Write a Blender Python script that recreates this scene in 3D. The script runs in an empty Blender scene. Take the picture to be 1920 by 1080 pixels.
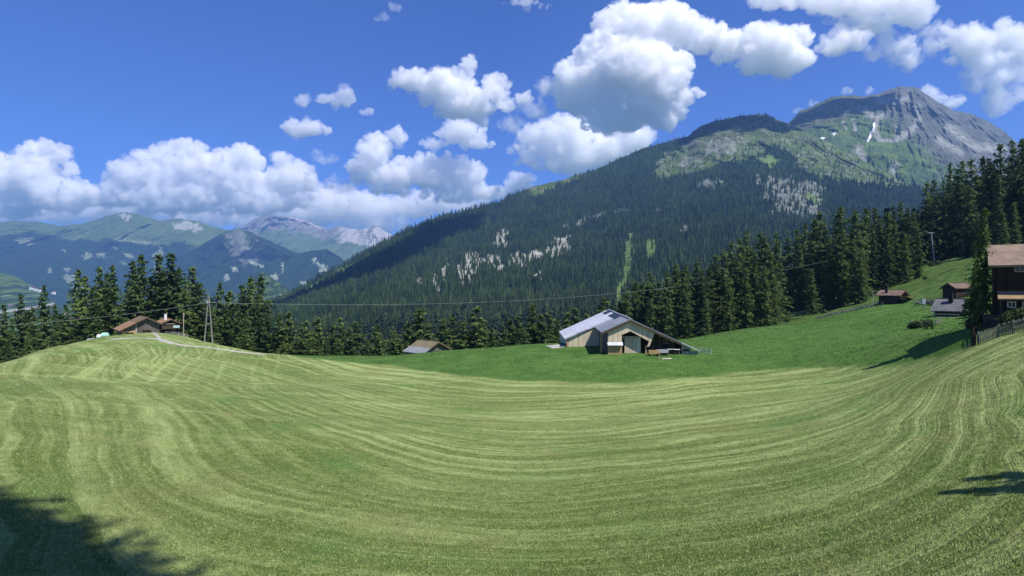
import bpy, math, random
import numpy as np
from mathutils import Vector, Matrix

# ------------------------------------------------------------------ camera, sky, sun, exposure
SC = bpy.context.scene
COL = SC.collection
F = 1144.0                       # focal length in pixels of the 1920 wide photograph
cam = bpy.data.cameras.new("camera")
cam.lens = 36.0 * F / 1920.0
cam.sensor_width = 36.0
cam.clip_start = 0.1
cam.clip_end = 90000.0
cam_ob = bpy.data.objects.new("camera", cam)
COL.objects.link(cam_ob)
cam_ob.location = (0, 0, 0)
cam_ob.rotation_euler = (math.radians(90), 0, 0)
SC.camera = cam_ob

SUN_EL = math.radians(58)
SUN_AZ = math.radians(128)       # clockwise from the view direction +Y
world = bpy.data.worlds.new("World")
SC.world = world
world.use_nodes = True
wn = world.node_tree
sky = wn.nodes.new("ShaderNodeTexSky")
sky.sky_type = 'NISHITA'
sky.sun_disc = False
sky.sun_elevation = SUN_EL
sky.sun_rotation = SUN_AZ
sky.altitude = 1500
sky.air_density = 1.0
sky.dust_density = 0.3
sky.ozone_density = 3.0
bg = wn.nodes["Background"]
bg.inputs[1].default_value = 0.13
tint = wn.nodes.new("ShaderNodeMix"); tint.data_type = 'RGBA'; tint.blend_type = 'MULTIPLY'; tint.inputs[0].default_value = 1.0
tint.inputs[7].default_value = (0.30, 0.45, 0.84, 1)
wn.links.new(sky.outputs[0], tint.inputs[6]); wn.links.new(tint.outputs[2], bg.inputs[0])

sun = bpy.data.lights.new("sun", 'SUN')
sun.energy = 4.8
sun.angle = math.radians(0.5)
sun.color = (1.0, 0.955, 0.88)
sun_ob = bpy.data.objects.new("sun", sun)
COL.objects.link(sun_ob)
SUND = Vector((math.sin(SUN_AZ) * math.cos(SUN_EL), math.cos(SUN_AZ) * math.cos(SUN_EL), math.sin(SUN_EL)))
sun_ob.rotation_euler = SUND.to_track_quat('Z', 'Y').to_euler()
sun_ob.location = (60, -60, 80)

SC.view_settings.view_transform = 'Standard'
SC.view_settings.look = 'None'
SC.view_settings.exposure = 0.5
SC.view_settings.gamma = 1.0
SC.render.engine = 'CYCLES'
SC.cycles.use_denoising = True
SC.cycles.max_bounces = 44
SC.cycles.diffuse_bounces = 3
SC.cycles.glossy_bounces = 2
SC.cycles.volume_bounces = 40
SC.cycles.transparent_max_bounces = 16
SC.cycles.caustics_reflective = False
SC.cycles.caustics_refractive = False

rng = np.random.default_rng(7)
R = random.Random(11)

# ------------------------------------------------------------------ numpy noise
def _hash(ix, iy, iz, seed):
    h = (ix.astype(np.int64) * 374761393 + iy.astype(np.int64) * 668265263 + iz.astype(np.int64) * 2147483647 + seed * 1274126177) & 0xffffffff
    h = ((h ^ (h >> 13)) * 1274126177) & 0xffffffff
    h = ((h ^ (h >> 16)) * 2246822519) & 0xffffffff
    return (h ^ (h >> 15)) & 0xffffffff

def noise2(x, y, seed=0):
    x = np.asarray(x, float); y = np.asarray(y, float)
    ix = np.floor(x); iy = np.floor(y)
    fx = x - ix; fy = y - iy
    ux = fx * fx * fx * (fx * (fx * 6 - 15) + 10); uy = fy * fy * fy * (fy * (fy * 6 - 15) + 10)
    z0 = np.zeros_like(ix)
    def g(dx, dy):
        a = _hash(ix + dx, iy + dy, z0, seed) / 4294967296.0 * 2 * np.pi
        return np.cos(a) * (fx - dx) + np.sin(a) * (fy - dy)
    a = g(0, 0); b = g(1, 0); c = g(0, 1); d = g(1, 1)
    return ((a + (b - a) * ux) * (1 - uy) + (c + (d - c) * ux) * uy) * 1.5

def fbm2(x, y, octv=5, seed=0, gain=0.5, lac=2.03):
    t = 0; a = 1.0; n = 0
    for o in range(octv):
        t = t + a * noise2(x * lac ** o, y * lac ** o, seed + o * 17); n += a; a *= gain
    return t / n

def ridge2(x, y, octv=5, seed=0, gain=0.55, lac=2.07):
    t = 0; a = 1.0; n = 0
    for o in range(octv):
        t = t + a * (1 - 2 * np.abs(noise2(x * lac ** o, y * lac ** o, seed + o * 31))); n += a; a *= gain
    return t / n

def noise3(x, y, z, seed=0):
    ix = np.floor(x); iy = np.floor(y); iz = np.floor(z)
    fx = x - ix; fy = y - iy; fz = z - iz
    s = lambda f: f * f * f * (f * (f * 6 - 15) + 10)
    ux, uy, uz = s(fx), s(fy), s(fz)
    def g(dx, dy, dz):
        h = _hash(ix + dx, iy + dy, iz + dz, seed)
        a = (h & 0xffff) / 65536.0 * 2 * np.pi
        c = ((h >> 16) & 0xffff) / 32768.0 - 1
        r = np.sqrt(np.maximum(0, 1 - c * c))
        return r * np.cos(a) * (fx - dx) + r * np.sin(a) * (fy - dy) + c * (fz - dz)
    l = lambda a, b, t: a + (b - a) * t
    return l(l(l(g(0,0,0), g(1,0,0), ux), l(g(0,1,0), g(1,1,0), ux), uy),
             l(l(g(0,0,1), g(1,0,1), ux), l(g(0,1,1), g(1,1,1), ux), uy), uz) * 1.5

def sstep(a, b, x):
    t = np.clip((x - a) / (b - a), 0, 1)
    return t * t * (3 - 2 * t)

# ------------------------------------------------------------------ object helpers
def tag(o, label=None, cat=None, group=None, kind=None):
    if label: o["label"] = label
    if cat: o["category"] = cat
    if group: o["group"] = group
    if kind: o["kind"] = kind
    return o

def link_mesh(name, me, mat=None, parent=None):
    o = bpy.data.objects.new(name, me)
    COL.objects.link(o)
    if mat is not None and not me.materials: me.materials.append(mat)
    if parent is not None: o.parent = parent
    return o

def empty(name, loc, rz=0.0):
    o = bpy.data.objects.new(name, None)
    COL.objects.link(o)
    o.location = loc
    o.rotation_euler = (0, 0, rz)
    o.empty_display_size = 0.3
    return o

def big_mesh(name, V, Q, smooth=True, k=None):
    """V (n,3) array, Q (m,k) array of faces with k corners"""
    me = bpy.data.meshes.new(name)
    V = np.ascontiguousarray(V, dtype=np.float32); Q = np.ascontiguousarray(Q, dtype=np.int32)
    m, k = Q.shape
    me.vertices.add(len(V)); me.vertices.foreach_set("co", V.ravel())
    me.loops.add(m * k); me.loops.foreach_set("vertex_index", Q.ravel())
    me.polygons.add(m); me.polygons.foreach_set("loop_start", np.arange(0, m * k, k, dtype=np.int32))
    me.polygons.foreach_set("use_smooth", np.full(m, smooth, dtype=bool))
    me.update(calc_edges=True)
    return me

def grid_quads(nr, nc, wrap=False):
    i = np.arange(nr - 1)[:, None]; j = np.arange(nc if wrap else nc - 1)[None, :]
    j2 = (j + 1) % nc
    return np.stack([i * nc + j, i * nc + j2, (i + 1) * nc + j2, (i + 1) * nc + j], -1).reshape(-1, 4)

def set_col(me, name, C):
    a = me.color_attributes.new(name, 'FLOAT_COLOR', 'POINT')
    if C.shape[1] == 3: C = np.concatenate([C, np.ones((len(C), 1))], 1)
    a.data.foreach_set("color", np.ascontiguousarray(C, dtype=np.float32).ravel())

def set_f(me, name, v):
    a = me.attributes.new(name, 'FLOAT', 'POINT')
    a.data.foreach_set("value", np.ascontiguousarray(v, dtype=np.float32))

class MB:
    """collects simple solids into ONE mesh"""
    def __init__(s): s.v = []; s.f = []
    def add(s, vs, fs):
        b = len(s.v); s.v += [tuple(v) for v in vs]; s.f += [tuple(b + i for i in f) for f in fs]; return s
    def box(s, x0, x1, y0, y1, z0, z1):
        return s.add([(x0,y0,z0),(x1,y0,z0),(x1,y1,z0),(x0,y1,z0),(x0,y0,z1),(x1,y0,z1),(x1,y1,z1),(x0,y1,z1)],
                     [(0,3,2,1),(4,5,6,7),(0,1,5,4),(1,2,6,5),(2,3,7,6),(3,0,4,7)])
    def beam(s, p, q, w, h=None, n=4, w2=None):
        """bar from p to q; n sides"""
        h = h or w; p = Vector(p); q = Vector(q); d = (q - p).normalized()
        up = Vector((0,0,1)) if abs(d.z) < 0.95 else Vector((0,1,0))
        a = d.cross(up).normalized(); b = a.cross(d).normalized()
        k = (w2 / w) if w2 else 1
        vs = []
        for c, sc in ((p, 1), (q, k)):
            for i in range(n):
                t = 2 * math.pi * (i + 0.5) / n
                m = 1 / math.cos(math.pi / n) if n == 4 else 1
                vs.append(c + a * (math.cos(t) * w / 2 * m * sc) + b * (math.sin(t) * h / 2 * m * sc))
        fs = [tuple(range(n))[::-1], tuple(range(n, 2 * n))] + [(i, (i + 1) % n, n + (i + 1) % n, n + i) for i in range(n)]
        return s.add(vs, fs)
    def prism(s, pts, y0, y1, sh=0.0, sz=0.0):
        """polygon in XZ pushed from y0 to y1, sheared by sh in x and sz in z per metre"""
        n = len(pts)
        vs = [(x, y0, z) for x, z in pts] + [(x + sh * (y1 - y0), y1, z + sz * (y1 - y0)) for x, z in pts]
        return s.add(vs, [tuple(range(n)), tuple(range(n, 2 * n))[::-1]] + [((i + 1) % n, i, n + i, n + (i + 1) % n) for i in range(n)])
    def mesh(s, name):
        me = bpy.data.meshes.new(name)
        me.from_pydata(s.v, [], s.f); me.update()
        import bmesh
        b = bmesh.new(); b.from_mesh(me); bmesh.ops.recalc_face_normals(b, faces=b.faces); b.to_mesh(me); b.free()
        return me
    def build(s, name, mat, parent=None):
        return link_mesh(name, s.mesh(name), mat, parent)

# ------------------------------------------------------------------ materials
def mat_new(name):
    m = bpy.data.materials.new(name); m.use_nodes = True
    nt = m.node_tree
    b = nt.nodes["Principled BSDF"]
    b.inputs["Roughness"].default_value = 0.85
    b.inputs["Specular IOR Level"].default_value = 0.15
    return m, nt, b

class NT:
    def __init__(s, nt): s.nt = nt
    def n(s, t, **k):
        x = s.nt.nodes.new(t)
        for a, v in k.items(): setattr(x, a, v)
        return x
    def l(s, a, b): s.nt.links.new(a, b)
    def _in(s, x, i, v):
        if v is None: return
        if hasattr(v, "links") or isinstance(v, bpy.types.NodeSocket): s.l(v, x.inputs[i])
        else: x.inputs[i].default_value = v
    def math(s, op, a, b=None, c=None, clamp=False):
        x = s.n("ShaderNodeMath", operation=op, use_clamp=clamp)
        s._in(x, 0, a); s._in(x, 1, b); s._in(x, 2, c)
        return x.outputs[0]
    def vmath(s, op, a, b=None):
        x = s.n("ShaderNodeVectorMath", operation=op)
        s._in(x, 0, a); s._in(x, 1, b)
        return x.outputs[0]
    def mix(s, f, a, b, mode='MIX'):
        x = s.n("ShaderNodeMix", data_type='RGBA', blend_type=mode)
        s._in(x, 0, f); 
        for i, v in ((6, a), (7, b)):
            if isinstance(v, bpy.types.NodeSocket): s.l(v, x.inputs[i])
            else: x.inputs[i].default_value = (*v[:3], 1)
        return x.outputs[2]
    def noise(s, vec, scale, detail=4, rough=0.55, dist=0.0, dim='3D'):
        x = s.n("ShaderNodeTexNoise", noise_dimensions=dim)
        if vec is not None: s.l(vec, x.inputs["Vector"])
        x.inputs["Scale"].default_value = scale; x.inputs["Detail"].default_value = detail
        x.inputs["Roughness"].default_value = rough; x.inputs["Distortion"].default_value = dist
        return x.outputs[0]
    def ramp(s, f, a, b, c=0.0, d=1.0):
        x = s.n("ShaderNodeMapRange", interpolation_type='SMOOTHSTEP')
        s._in(x, 0, f); x.inputs[1].default_value = a; x.inputs[2].default_value = b
        x.inputs[3].default_value = c; x.inputs[4].default_value = d
        return x.outputs[0]
    def comb(s, x_, y_, z_):
        x = s.n("ShaderNodeCombineXYZ"); s._in(x, 0, x_); s._in(x, 1, y_); s._in(x, 2, z_); return x.outputs[0]
    def sep(s, v):
        x = s.n("ShaderNodeSeparateXYZ"); s.l(v, x.inputs[0]); return x.outputs
    def attr(s, name):
        x = s.n("ShaderNodeAttribute", attribute_name=name); return x
    def bump(s, h, strength, dist, b):
        x = s.n("ShaderNodeBump"); x.inputs["Strength"].default_value = strength; x.inputs["Distance"].default_value = dist
        s.l(h, x.inputs["Height"]); s.l(x.outputs[0], b.inputs["Normal"])

def wood(name, c1, c2, board=0.22, axis='X', streak=0.6):
    """weathered boards running vertically (axis = the direction across the boards)"""
    m, nt, b = mat_new(name); N = NT(nt)
    p = N.n("ShaderNodeTexCoord").outputs["Object"]
    x, y, z = N.sep(p)
    across = N.math('ADD', x, y) if axis == 'X' else z
    along = z if axis == 'X' else N.math('ADD', x, y)
    k = N.math('DIVIDE', across, board)
    cell = N.math('FLOOR', k)
    w = N.n("ShaderNodeTexWhiteNoise", noise_dimensions='1D'); N.l(cell, w.inputs["W"])
    grain = N.noise(N.comb(N.math('MULTIPLY', across, 9.0), N.math('MULTIPLY', along, 0.7), w.outputs[0]), 1.0, 4, 0.6)
    big = N.noise(p, 0.45, 3, 0.6)
    f = N.math('ADD', N.math('MULTIPLY', w.outputs[0], streak), N.math('MULTIPLY', grain, 1 - streak + 0.35))
    f = N.math('ADD', f, N.math('MULTIPLY', N.math('SUBTRACT', big, 0.5), 0.8), clamp=False)
    c = N.mix(N.math('MULTIPLY', f, 1.0, clamp=True), c1, c2)
    fr = N.math('FRACT', k)
    gap = N.math('LESS_THAN', fr, 0.09)
    c = N.mix(gap, c, tuple(v * 0.3 for v in c1))
    N.l(c, b.inputs["Base Color"])
    N.bump(N.math('SUBTRACT', grain, gap), 0.5, 0.03, b)
    return m

def tiled(name, c1, c2, course=0.3, patch=None, rough=0.85, split=None, metal=0.0):
    m, nt, b = mat_new(name); N = NT(nt)
    p = N.n("ShaderNodeTexCoord").outputs["Object"]
    x, y, z = N.sep(p)
    v = N.noise(p, 0.6, 4, 0.65); v2 = N.noise(p, 5.0, 3, 0.7)
    f = N.ramp(N.math('ADD', N.math('MULTIPLY', v, 0.6), N.math('MULTIPLY', v2, 0.4)), 0.35, 0.65)
    c = N.mix(f, c1, c2)
    if patch:  # (value axis socket idx, threshold, colour, colour2)
        ax, th, ca, cb = patch
        s = (x, y, z)[ax]
        g = N.math('LESS_THAN', s, th)
        c = N.mix(g, c, N.mix(f, ca, cb))
    h = N.math('ADD', N.math('FRACT', N.math('DIVIDE', z, course * 0.4)), N.math('MULTIPLY', N.math('FRACT', N.math('DIVIDE', y, course)), 0.3))
    c = N.mix(N.math('MULTIPLY', N.math('GREATER_THAN', N.math('FRACT', N.math('DIVIDE', z, course * 0.4)), 0.85), 0.45), c, tuple(q * 0.4 for q in c1))
    N.l(c, b.inputs["Base Color"]); N.bump(h, 0.4, 0.04, b)
    b.inputs["Roughness"].default_value = rough; b.inputs["Metallic"].default_value = metal
    return m

def plain(name, c, rough=0.7, var=0.25, scale=2.0, metal=0.0, spec=0.3):
    m, nt, b = mat_new(name); N = NT(nt)
    p = N.n("ShaderNodeTexCoord").outputs["Object"]
    f = N.noise(p, scale, 5, 0.65)
    N.l(N.mix(N.ramp(f, 0.3, 0.7), tuple(v * (1 - var) for v in c), tuple(min(1, v * (1 + var)) for v in c)), b.inputs["Base Color"])
    b.inputs["Roughness"].default_value = rough; b.inputs["Metallic"].default_value = metal
    b.inputs["Specular IOR Level"].default_value = spec
    N.bump(f, 0.2, 0.02, b)
    return m

def foliage(name, c1, c2, trans=0.12):
    m, nt, b = mat_new(name); N = NT(nt)
    oi = N.n("ShaderNodeObjectInfo")
    p = N.n("ShaderNodeTexCoord").outputs["Object"]
    g = N.n("ShaderNodeNewGeometry")
    f = N.noise(p, 0.45, 3, 0.6)
    r = N.math('ADD', N.math('MULTIPLY', f, 0.55), N.math('MULTIPLY', g.outputs["Random Per Island"], 0.35))
    r = N.math('ADD', r, N.math('MULTIPLY', N.math('SUBTRACT', oi.outputs["Random"], 0.5), 0.35))
    c = N.mix(N.ramp(r, 0.15, 0.75), c1, c2)
    N.l(c, b.inputs["Base Color"])
    b.inputs["Roughness"].default_value = 0.7
    b.inputs["Specular IOR Level"].default_value = 0.2
    tr = N.n("ShaderNodeBsdfTranslucent"); N.l(c, tr.inputs[0])
    mx = N.n("ShaderNodeMixShader"); mx.inputs[0].default_value = trans
    out = nt.nodes["Material Output"]
    N.l(b.outputs[0], mx.inputs[1]); N.l(tr.outputs[0], mx.inputs[2]); N.l(mx.outputs[0], out.inputs["Surface"])
    return m

# ------------------------------------------------------------------ the lie of the land
# control points: (px, py, depth) in the photograph's geometry, turned into real X, Y, Z
CP = [
 (0,1080,17),(480,1080,17.5),(960,1080,18.5),(1440,1080,16.5),(1920,1080,12.5),
 (0,900,27),(480,900,29),(960,900,32.5),(1440,900,29.5),(1920,900,21),
 (0,800,37),(300,800,41),(640,800,46),(960,800,50),(1280,800,50),(1600,800,42),(1920,800,28.5),
 (0,725,58),(120,720,66),(300,715,79),(600,718,82),(900,722,78),(1200,722,76),(1500,715,71),(1700,700,60),(1920,710,39),
 (0,684,84),(0,705,108),(-120,735,90),(70,660,103),(140,644,126),(240,637,150),(300,631,155),(345,631,150),(400,645,136),(460,656,125),(520,664,115),(600,667,110),(700,672,105),(760,666,106),(830,659,106),(900,654,106),(1000,647,106),(1040,645,104),
 (1063,651,100),(1140,664,91),(1215,664,91),(1312,662,93),(1200,692,82),(1000,690,86),(1350,640,112),
 (1400,616,150),(1500,608,155),(1600,586,155),(1650,573,150),(1700,572,145),(1760,585,115),(1755,598,98),(1830,598,95),
 (1820,641,58),(1857,609,61),(1866,606,68),(1900,605,57),(1834,645,51),(1875,633,50),(1925,613,50),(1960,600,54),(1500,662,90),(1700,640,76),(1600,630,100),(1980,600,48),
 (1440,612,185),(1500,596,190),(1560,583,195),(1640,556,200),(1700,548,175),(1790,562,130),(1650,520,240),(1750,496,240),(1800,470,280),(1820,400,360),(1720,470,300),
 (1850,520,150),(1900,500,140),(1920,400,380),(2050,420,260),(2200,520,90),(2300,600,50),
 (0,720,150),(120,700,175),(200,690,190),(300,690,195),(400,715,190),(500,740,180),(620,750,175),(760,745,170),(900,735,165),(1050,705,165),(1150,680,170),(1250,655,175),(1340,635,185),
 (0,740,260),(300,720,280),(600,740,280),(900,720,280),(1100,680,280),(1300,630,270),(1450,585,270),(1560,555,270),
 (-300,720,120),(-300,760,60),(-300,900,25),(-500,700,240),
]
xyz = [((px - 960) / F * d, d, (540 - py) / F * d) for px, py, d in CP]
xyz += [(0, 2, -8.3), (-20, 0, -8.6), (20, 0, -4.5), (0, -20, -7.5), (-60, -20, -9.5), (60, -20, 4), (0, -80, -4), (-100, -100, -9), (100, -100, 14),
        (110, 40, 10), (160, 0, 28), (-130, 20, -16), (-200, -60, -22), (200, -150, 35), (0, -250, 4),
        (-400, 300, -85), (-200, 420, -95), (0, 450, -92), (150, 450, -80), (300, 450, 10), (420, 420, 90), (300, 200, 70), (400, 0, 90), (-420, 0, -60)]
CPW = np.array(xyz, float)
def _rbf_fit(P, lam=1e-4):
    S = P[:, :2] / 100.0
    d = np.sqrt(((S[:, None] - S[None]) ** 2).sum(-1)) + 1e-12
    K = d * d * np.log(d) * 0.6 + 0
    n = len(P)
    A = np.zeros((n + 3, n + 3)); A[:n, :n] = K + lam * np.eye(n)
    A[:n, n] = 1; A[:n, n + 1:] = S; A[n, :n] = 1; A[n + 1:, :n] = S.T
    return S, np.linalg.solve(A, np.concatenate([P[:, 2], [0, 0, 0]]))
_S, _W = _rbf_fit(CPW)
def gz(X, Y):
    X = np.asarray(X, float); Y = np.asarray(Y, float); sh = X.shape
    x = X.ravel() / 100; y = Y.ravel() / 100
    out = np.empty(len(x))
    for i in range(0, len(x), 20000):
        xs = x[i:i + 20000]; ys = y[i:i + 20000]
        rr = np.sqrt(xs * xs + ys * ys); k = np.minimum(1, 5.2 / np.maximum(rr, 1e-9)); xs = xs * k; ys = ys * k
        d = np.sqrt((xs[:, None] - _S[None, :, 0]) ** 2 + (ys[:, None] - _S[None, :, 1]) ** 2) + 1e-12
        out[i:i + 20000] = (d * d * np.log(d) * 0.6) @ _W[:-3] + _W[-3] + _W[-2] * xs + _W[-1] * ys
    out = out.reshape(sh)
    rr = np.sqrt(X * X + Y * Y)
    far = sstep(500, 900, rr)
    out = out * (1 - far) + far * (-120 + 0 * X)
    nz = fbm2(X / 16, Y / 16, 3, 5) * 0.35 + fbm2(X / 3.1, Y / 3.1, 3, 9) * 0.05
    hill = sstep(40, 110, X - 0 * Y) * sstep(120, 180, Y)
    nz = nz * sstep(2, 40, rr) * (1 + 0.6 * hill) + hill * fbm2(X / 7, Y / 7, 3, 15) * 0.45
    return out + nz

def g1(x, y): return float(gz(np.array([x]), np.array([y]))[0])

def pick(px, py, dmin=8, dmax=420):
    d = np.geomspace(dmin, dmax, 900)
    X = (px - 960) / F * d
    z = gz(X, d); ray = (540 - py) / F * d
    s = np.nonzero(ray <= z)[0]
    i = s[0] if len(s) else len(d) - 1
    return Vector((X[i], d[i], z[i]))

def P(px, py, y): return ((px - 960) / F * y, (540 - py) / F * y)     # x, z at depth y
def at(px, y):
    x = (px - 960) / F * y
    return Vector((x, y, g1(x, y)))

# ------------------------------------------------------------------ ground (one sheet)
th_in = np.radians(np.arange(-50, 50.01, 0.125))
th_out = np.radians(np.arange(52, 308.1, 2.0))
TH = np.concatenate([th_in, th_out])
RR = np.concatenate([[1.0, 2, 3.5, 5, 6.5, 8], np.geomspace(9, 520, 420), np.geomspace(540, 60000, 40)])
rg, tg = np.meshgrid(RR, TH, indexing='ij')
GX = rg * np.sin(tg); GY = rg * np.cos(tg)
GZ = gz(GX, GY)
GZ = np.where(rg > 900, -120 - (rg - 900) * 0.01, GZ)
GV = np.stack([GX, GY, GZ], -1).reshape(-1, 3)
GQ = grid_quads(len(RR), len(TH), wrap=True)[:, ::-1]
me = big_mesh("ground", GV, GQ)
# where the taller unmown meadow, the rough hill pasture and the woodland floor lie
bpts = [pick(px, py) for px, py in [(548,667),(600,674),(680,682),(760,688),(820,697),(880,709),(960,714),(1080,716),(1200,715),(1290,712),(1350,704),(1430,694),(1500,690),(1600,687),(1680,682),(1740,670),(1800,652),(1826,641)]]
bu = np.array([p.x / p.y for p in bpts]); bd = np.array([p.y for p in bpts])
u = GX / np.maximum(GY, 0.1)
dth = np.interp(u, bu, bd)
wob = fbm2(GX / 9, GY / 9, 3, 21) * 2.0
mead = sstep(-0.9, 0.9, GY + wob - dth) * (u > bu[0]) * (u < bu[-1] + 0.004) * (GY > 0)
uph = (1780 - 960) / F
hill = sstep(-3, 3, GY + wob * 2 - np.interp(u, [-0.2, 0.0, 0.385, 0.46, 0.56, 0.60, 0.66, 0.70, 0.765, 0.8], [185, 152, 152, 158, 162, 158, 152, 120, 112, 75])) * (GY > 0)
set_col(me, "zone", np.stack([mead.ravel(), hill.ravel(), np.zeros(mead.size)], -1))

# the rows the mower left: level lines of a smooth field fitted through the rows
ROWS = [
 (10, [(0,720),(30,760),(50,820),(50,900),(60,1000)]),
 (13, [(4,690),(53,717),(98,746),(110,783),(110,840),(120,900),(130,1000),(150,1075)]),
 (15.5, [(61,717),(122,738),(138,758),(151,795),(155,840),(175,900),(200,960),(230,1020),(280,1075)]),
 (18, [(106,713),(163,746),(183,783),(191,819),(205,860),(240,910),(300,960),(400,1005),(550,1045),(760,1068),(1050,1072),(1300,1050),(1550,1010),(1700,960),(1791,884),(1813,840),(1809,769),(1791,710)]),
 (21.5, [(138,707),(195,717),(236,746),(265,783),(277,827),(290,870),(320,905),(400,937),(520,955),(640,970),(762,985),(925,1008),(1047,1012),(1280,991),(1413,975),(1547,942),(1680,905),(1747,867),(1760,813),(1755,755)]),
 (25, [(212,713),(269,721),(326,746),(391,774),(440,803),(489,852),(570,900),(700,935),(844,962),(1000,968),(1280,930),(1458,905),(1610,870),(1690,820),(1728,760)]),
 (28, [(285,705),(367,717),(448,750),(530,785),(640,830),(742,875),(844,915),(960,925),(1100,915),(1280,884),(1458,867),(1591,843),(1658,815),(1695,768),(1712,735)]),
 (38, [(310,680),(400,695),(500,725),(600,762),(720,805),(860,840),(1000,848),(1200,825),(1400,800),(1560,785),(1660,750)]),
 (50, [(345,668),(400,680),(460,695),(530,715),(640,750),(742,774),(864,791),(1047,795),(1170,780),(1280,765),(1458,742),(1635,724)]),
 (62, [(430,668),(500,682),(560,697),(640,717),(762,738),(884,754),(1007,752),(1129,742),(1280,728),(1500,706),(1640,696)]),
 (15.5, [(1858,702),(1867,791),(1858,867),(1813,947),(1700,1030),(1600,1070)]), (13, [(1915,700),(1918,850),(1900,960),(1850,1060)]),
 (14, [(60,665),(20,675)]), (19, [(120,655),(160,680)]), (24, [(200,648),(240,672)]), (30, [(270,648),(300,668)]), (40, [(340,655),(370,664)]), (72, [(640,700),(760,705)]), (75, [(960,720),(1200,719)])]
rp = []; rv = []
for v_, pl in ROWS:
    for (x1, y1), (x2, y2) in zip(pl[:-1], pl[1:]):
        n_ = max(1, int(math.hypot(x2 - x1, y2 - y1) / 70))
        for i_ in range(n_):
            q_ = pick(x1 + (x2 - x1) * i_ / n_, y1 + (y2 - y1) * i_ / n_); rp.append((q_.x, q_.y)); rv.append(v_)
    q_ = pick(*pl[-1]); rp.append((q_.x, q_.y)); rv.append(v_)
rp += [(-150, 150), (0, -20), (120, 120), (-120, 20), (80, 0), (0, 140)]; rv += [22, -20, 60, -5, -10, 110]
rp = np.array(rp) / 100.0; rv = np.array(rv, float)
dK = np.sqrt(((rp[:, None] - rp[None]) ** 2).sum(-1)); nK = len(rp)
AK = np.zeros((nK + 3, nK + 3)); AK[:nK, :nK] = -dK - 0.0; AK[:nK, :nK] += np.eye(nK) * 0.03
AK[:nK, nK] = 1; AK[:nK, nK + 1:] = rp; AK[nK, :nK] = 1; AK[nK + 1:, :nK] = rp.T
wK = np.linalg.solve(AK, np.concatenate([rv, [0, 0, 0]]))
RW = np.zeros(GX.size); fx_ = GX.ravel() / 100; fy_ = GY.ravel() / 100
nearv = np.nonzero((GX.ravel() ** 2 + GY.ravel() ** 2 < 230 ** 2) & (GY.ravel() > -40))[0]
for i_ in range(0, len(nearv), 20000):
    j_ = nearv[i_:i_ + 20000]
    RW[j_] = -np.sqrt((fx_[j_, None] - rp[None, :, 0]) ** 2 + (fy_[j_, None] - rp[None, :, 1]) ** 2) @ wK[:nK] + wK[nK] + wK[nK + 1] * fx_[j_] + wK[nK + 2] * fy_[j_]
set_f(me, "rows", RW)
m_ground, nt, b = mat_new("field grass"); N = NT(nt)
geo = N.n("ShaderNodeNewGeometry"); pos = geo.outputs["Position"]
x, y, z = N.sep(pos)
zn = N.attr("zone").outputs["Color"]
zr, zg, zb = N.sep(zn)
wx = N.math('MULTIPLY', N.math('SUBTRACT', N.noise(pos, 0.04, 1, 0.5), 0.5), 5.0)
wx2 = N.math('MULTIPLY', N.math('SUBTRACT', N.noise(pos, 0.3, 2, 0.5), 0.5), 0.5)
def lin(a, c, k): return N.math('ADD', N.math('MULTIPLY', x, a), N.math('ADD', N.math('MULTIPLY', y, c), k))
s = N.math('ADD', N.attr("rows").outputs["Fac"], N.math('ADD', N.math('MULTIPLY', wx, 0.10), N.math('MULTIPLY', wx2, 0.5)))
# rows left by the mower: long streaks along the level lines of s
st1 = N.noise(N.comb(N.math('MULTIPLY', s, 0.55), N.math('MULTIPLY', N.math('ADD', x, y), 0.02), 0.0), 1.0, 3, 0.6)
st2 = N.noise(N.comb(N.math('MULTIPLY', s, 2.6), N.math('MULTIPLY', N.math('SUBTRACT', x, y), 0.07), 3.0), 1.0, 3, 0.65)
per = N.math('SINE', N.math('ADD', N.math('MULTIPLY', s, 2.9), N.math('MULTIPLY', N.noise(pos, 0.12, 2, 0.5), 5.0)))
per2 = N.math('SINE', N.math('MULTIPLY', s, 7.3))
# second pass of rows running straight across, and a third slanting on the left knoll
t2 = N.math('ADD', lin(0.05, 1.0, 0.0), N.math('MULTIPLY', wx, 0.8))
st3 = N.noise(N.comb(N.math('MULTIPLY', t2, 0.5), N.math('MULTIPLY', x, 0.03), 7.0), 1.0, 3, 0.6)
t3 = N.math('ADD', lin(0.92, 0.35, 0.0), N.math('MULTIPLY', wx, 0.7))
st4 = N.noise(N.comb(N.math('MULTIPLY', t3, 1.3), N.math('MULTIPLY', y, 0.03), 11.0), 1.0, 3, 0.6)
brk = N.ramp(N.noise(pos, 0.09, 4, 0.65), 0.36, 0.60, 0.45, 1.0)
h1 = N.math('MULTIPLY', N.ramp(st1, 0.46, 0.59), brk); h2 = N.ramp(st2, 0.42, 0.66); h3 = N.ramp(st3, 0.51, 0.62); h4 = N.ramp(st4, 0.52, 0.68)
far = N.ramp(y, 18, 60)
left = N.ramp(x, -20, -50)
hay = N.math('ADD', N.math('MULTIPLY', h1, 0.47), N.math('MULTIPLY', h2, 0.30))
hay = N.math('ADD', hay, N.math('MULTIPLY', N.math('MULTIPLY', N.ramp(per, 0.1, 0.8), brk), 0.24))
hay = N.math('ADD', hay, N.math('MULTIPLY', N.math('MULTIPLY', N.ramp(per2, -.2, 1.0), far), 0.14))
hay = N.math('ADD', hay, N.math('MULTIPLY', N.math('MULTIPLY', h3, far), 0.30))
hay = N.math('ADD', hay, N.math('MULTIPLY', N.math('MULTIPLY', h4, left), 0.40))
big = N.noise(pos, 0.06, 4, 0.6)
hay = N.math('ADD', hay, N.math('MULTIPLY', N.math('SUBTRACT', big, 0.5), 0.9))
fine = N.noise(pos, 9.0, 5, 0.75)
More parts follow.
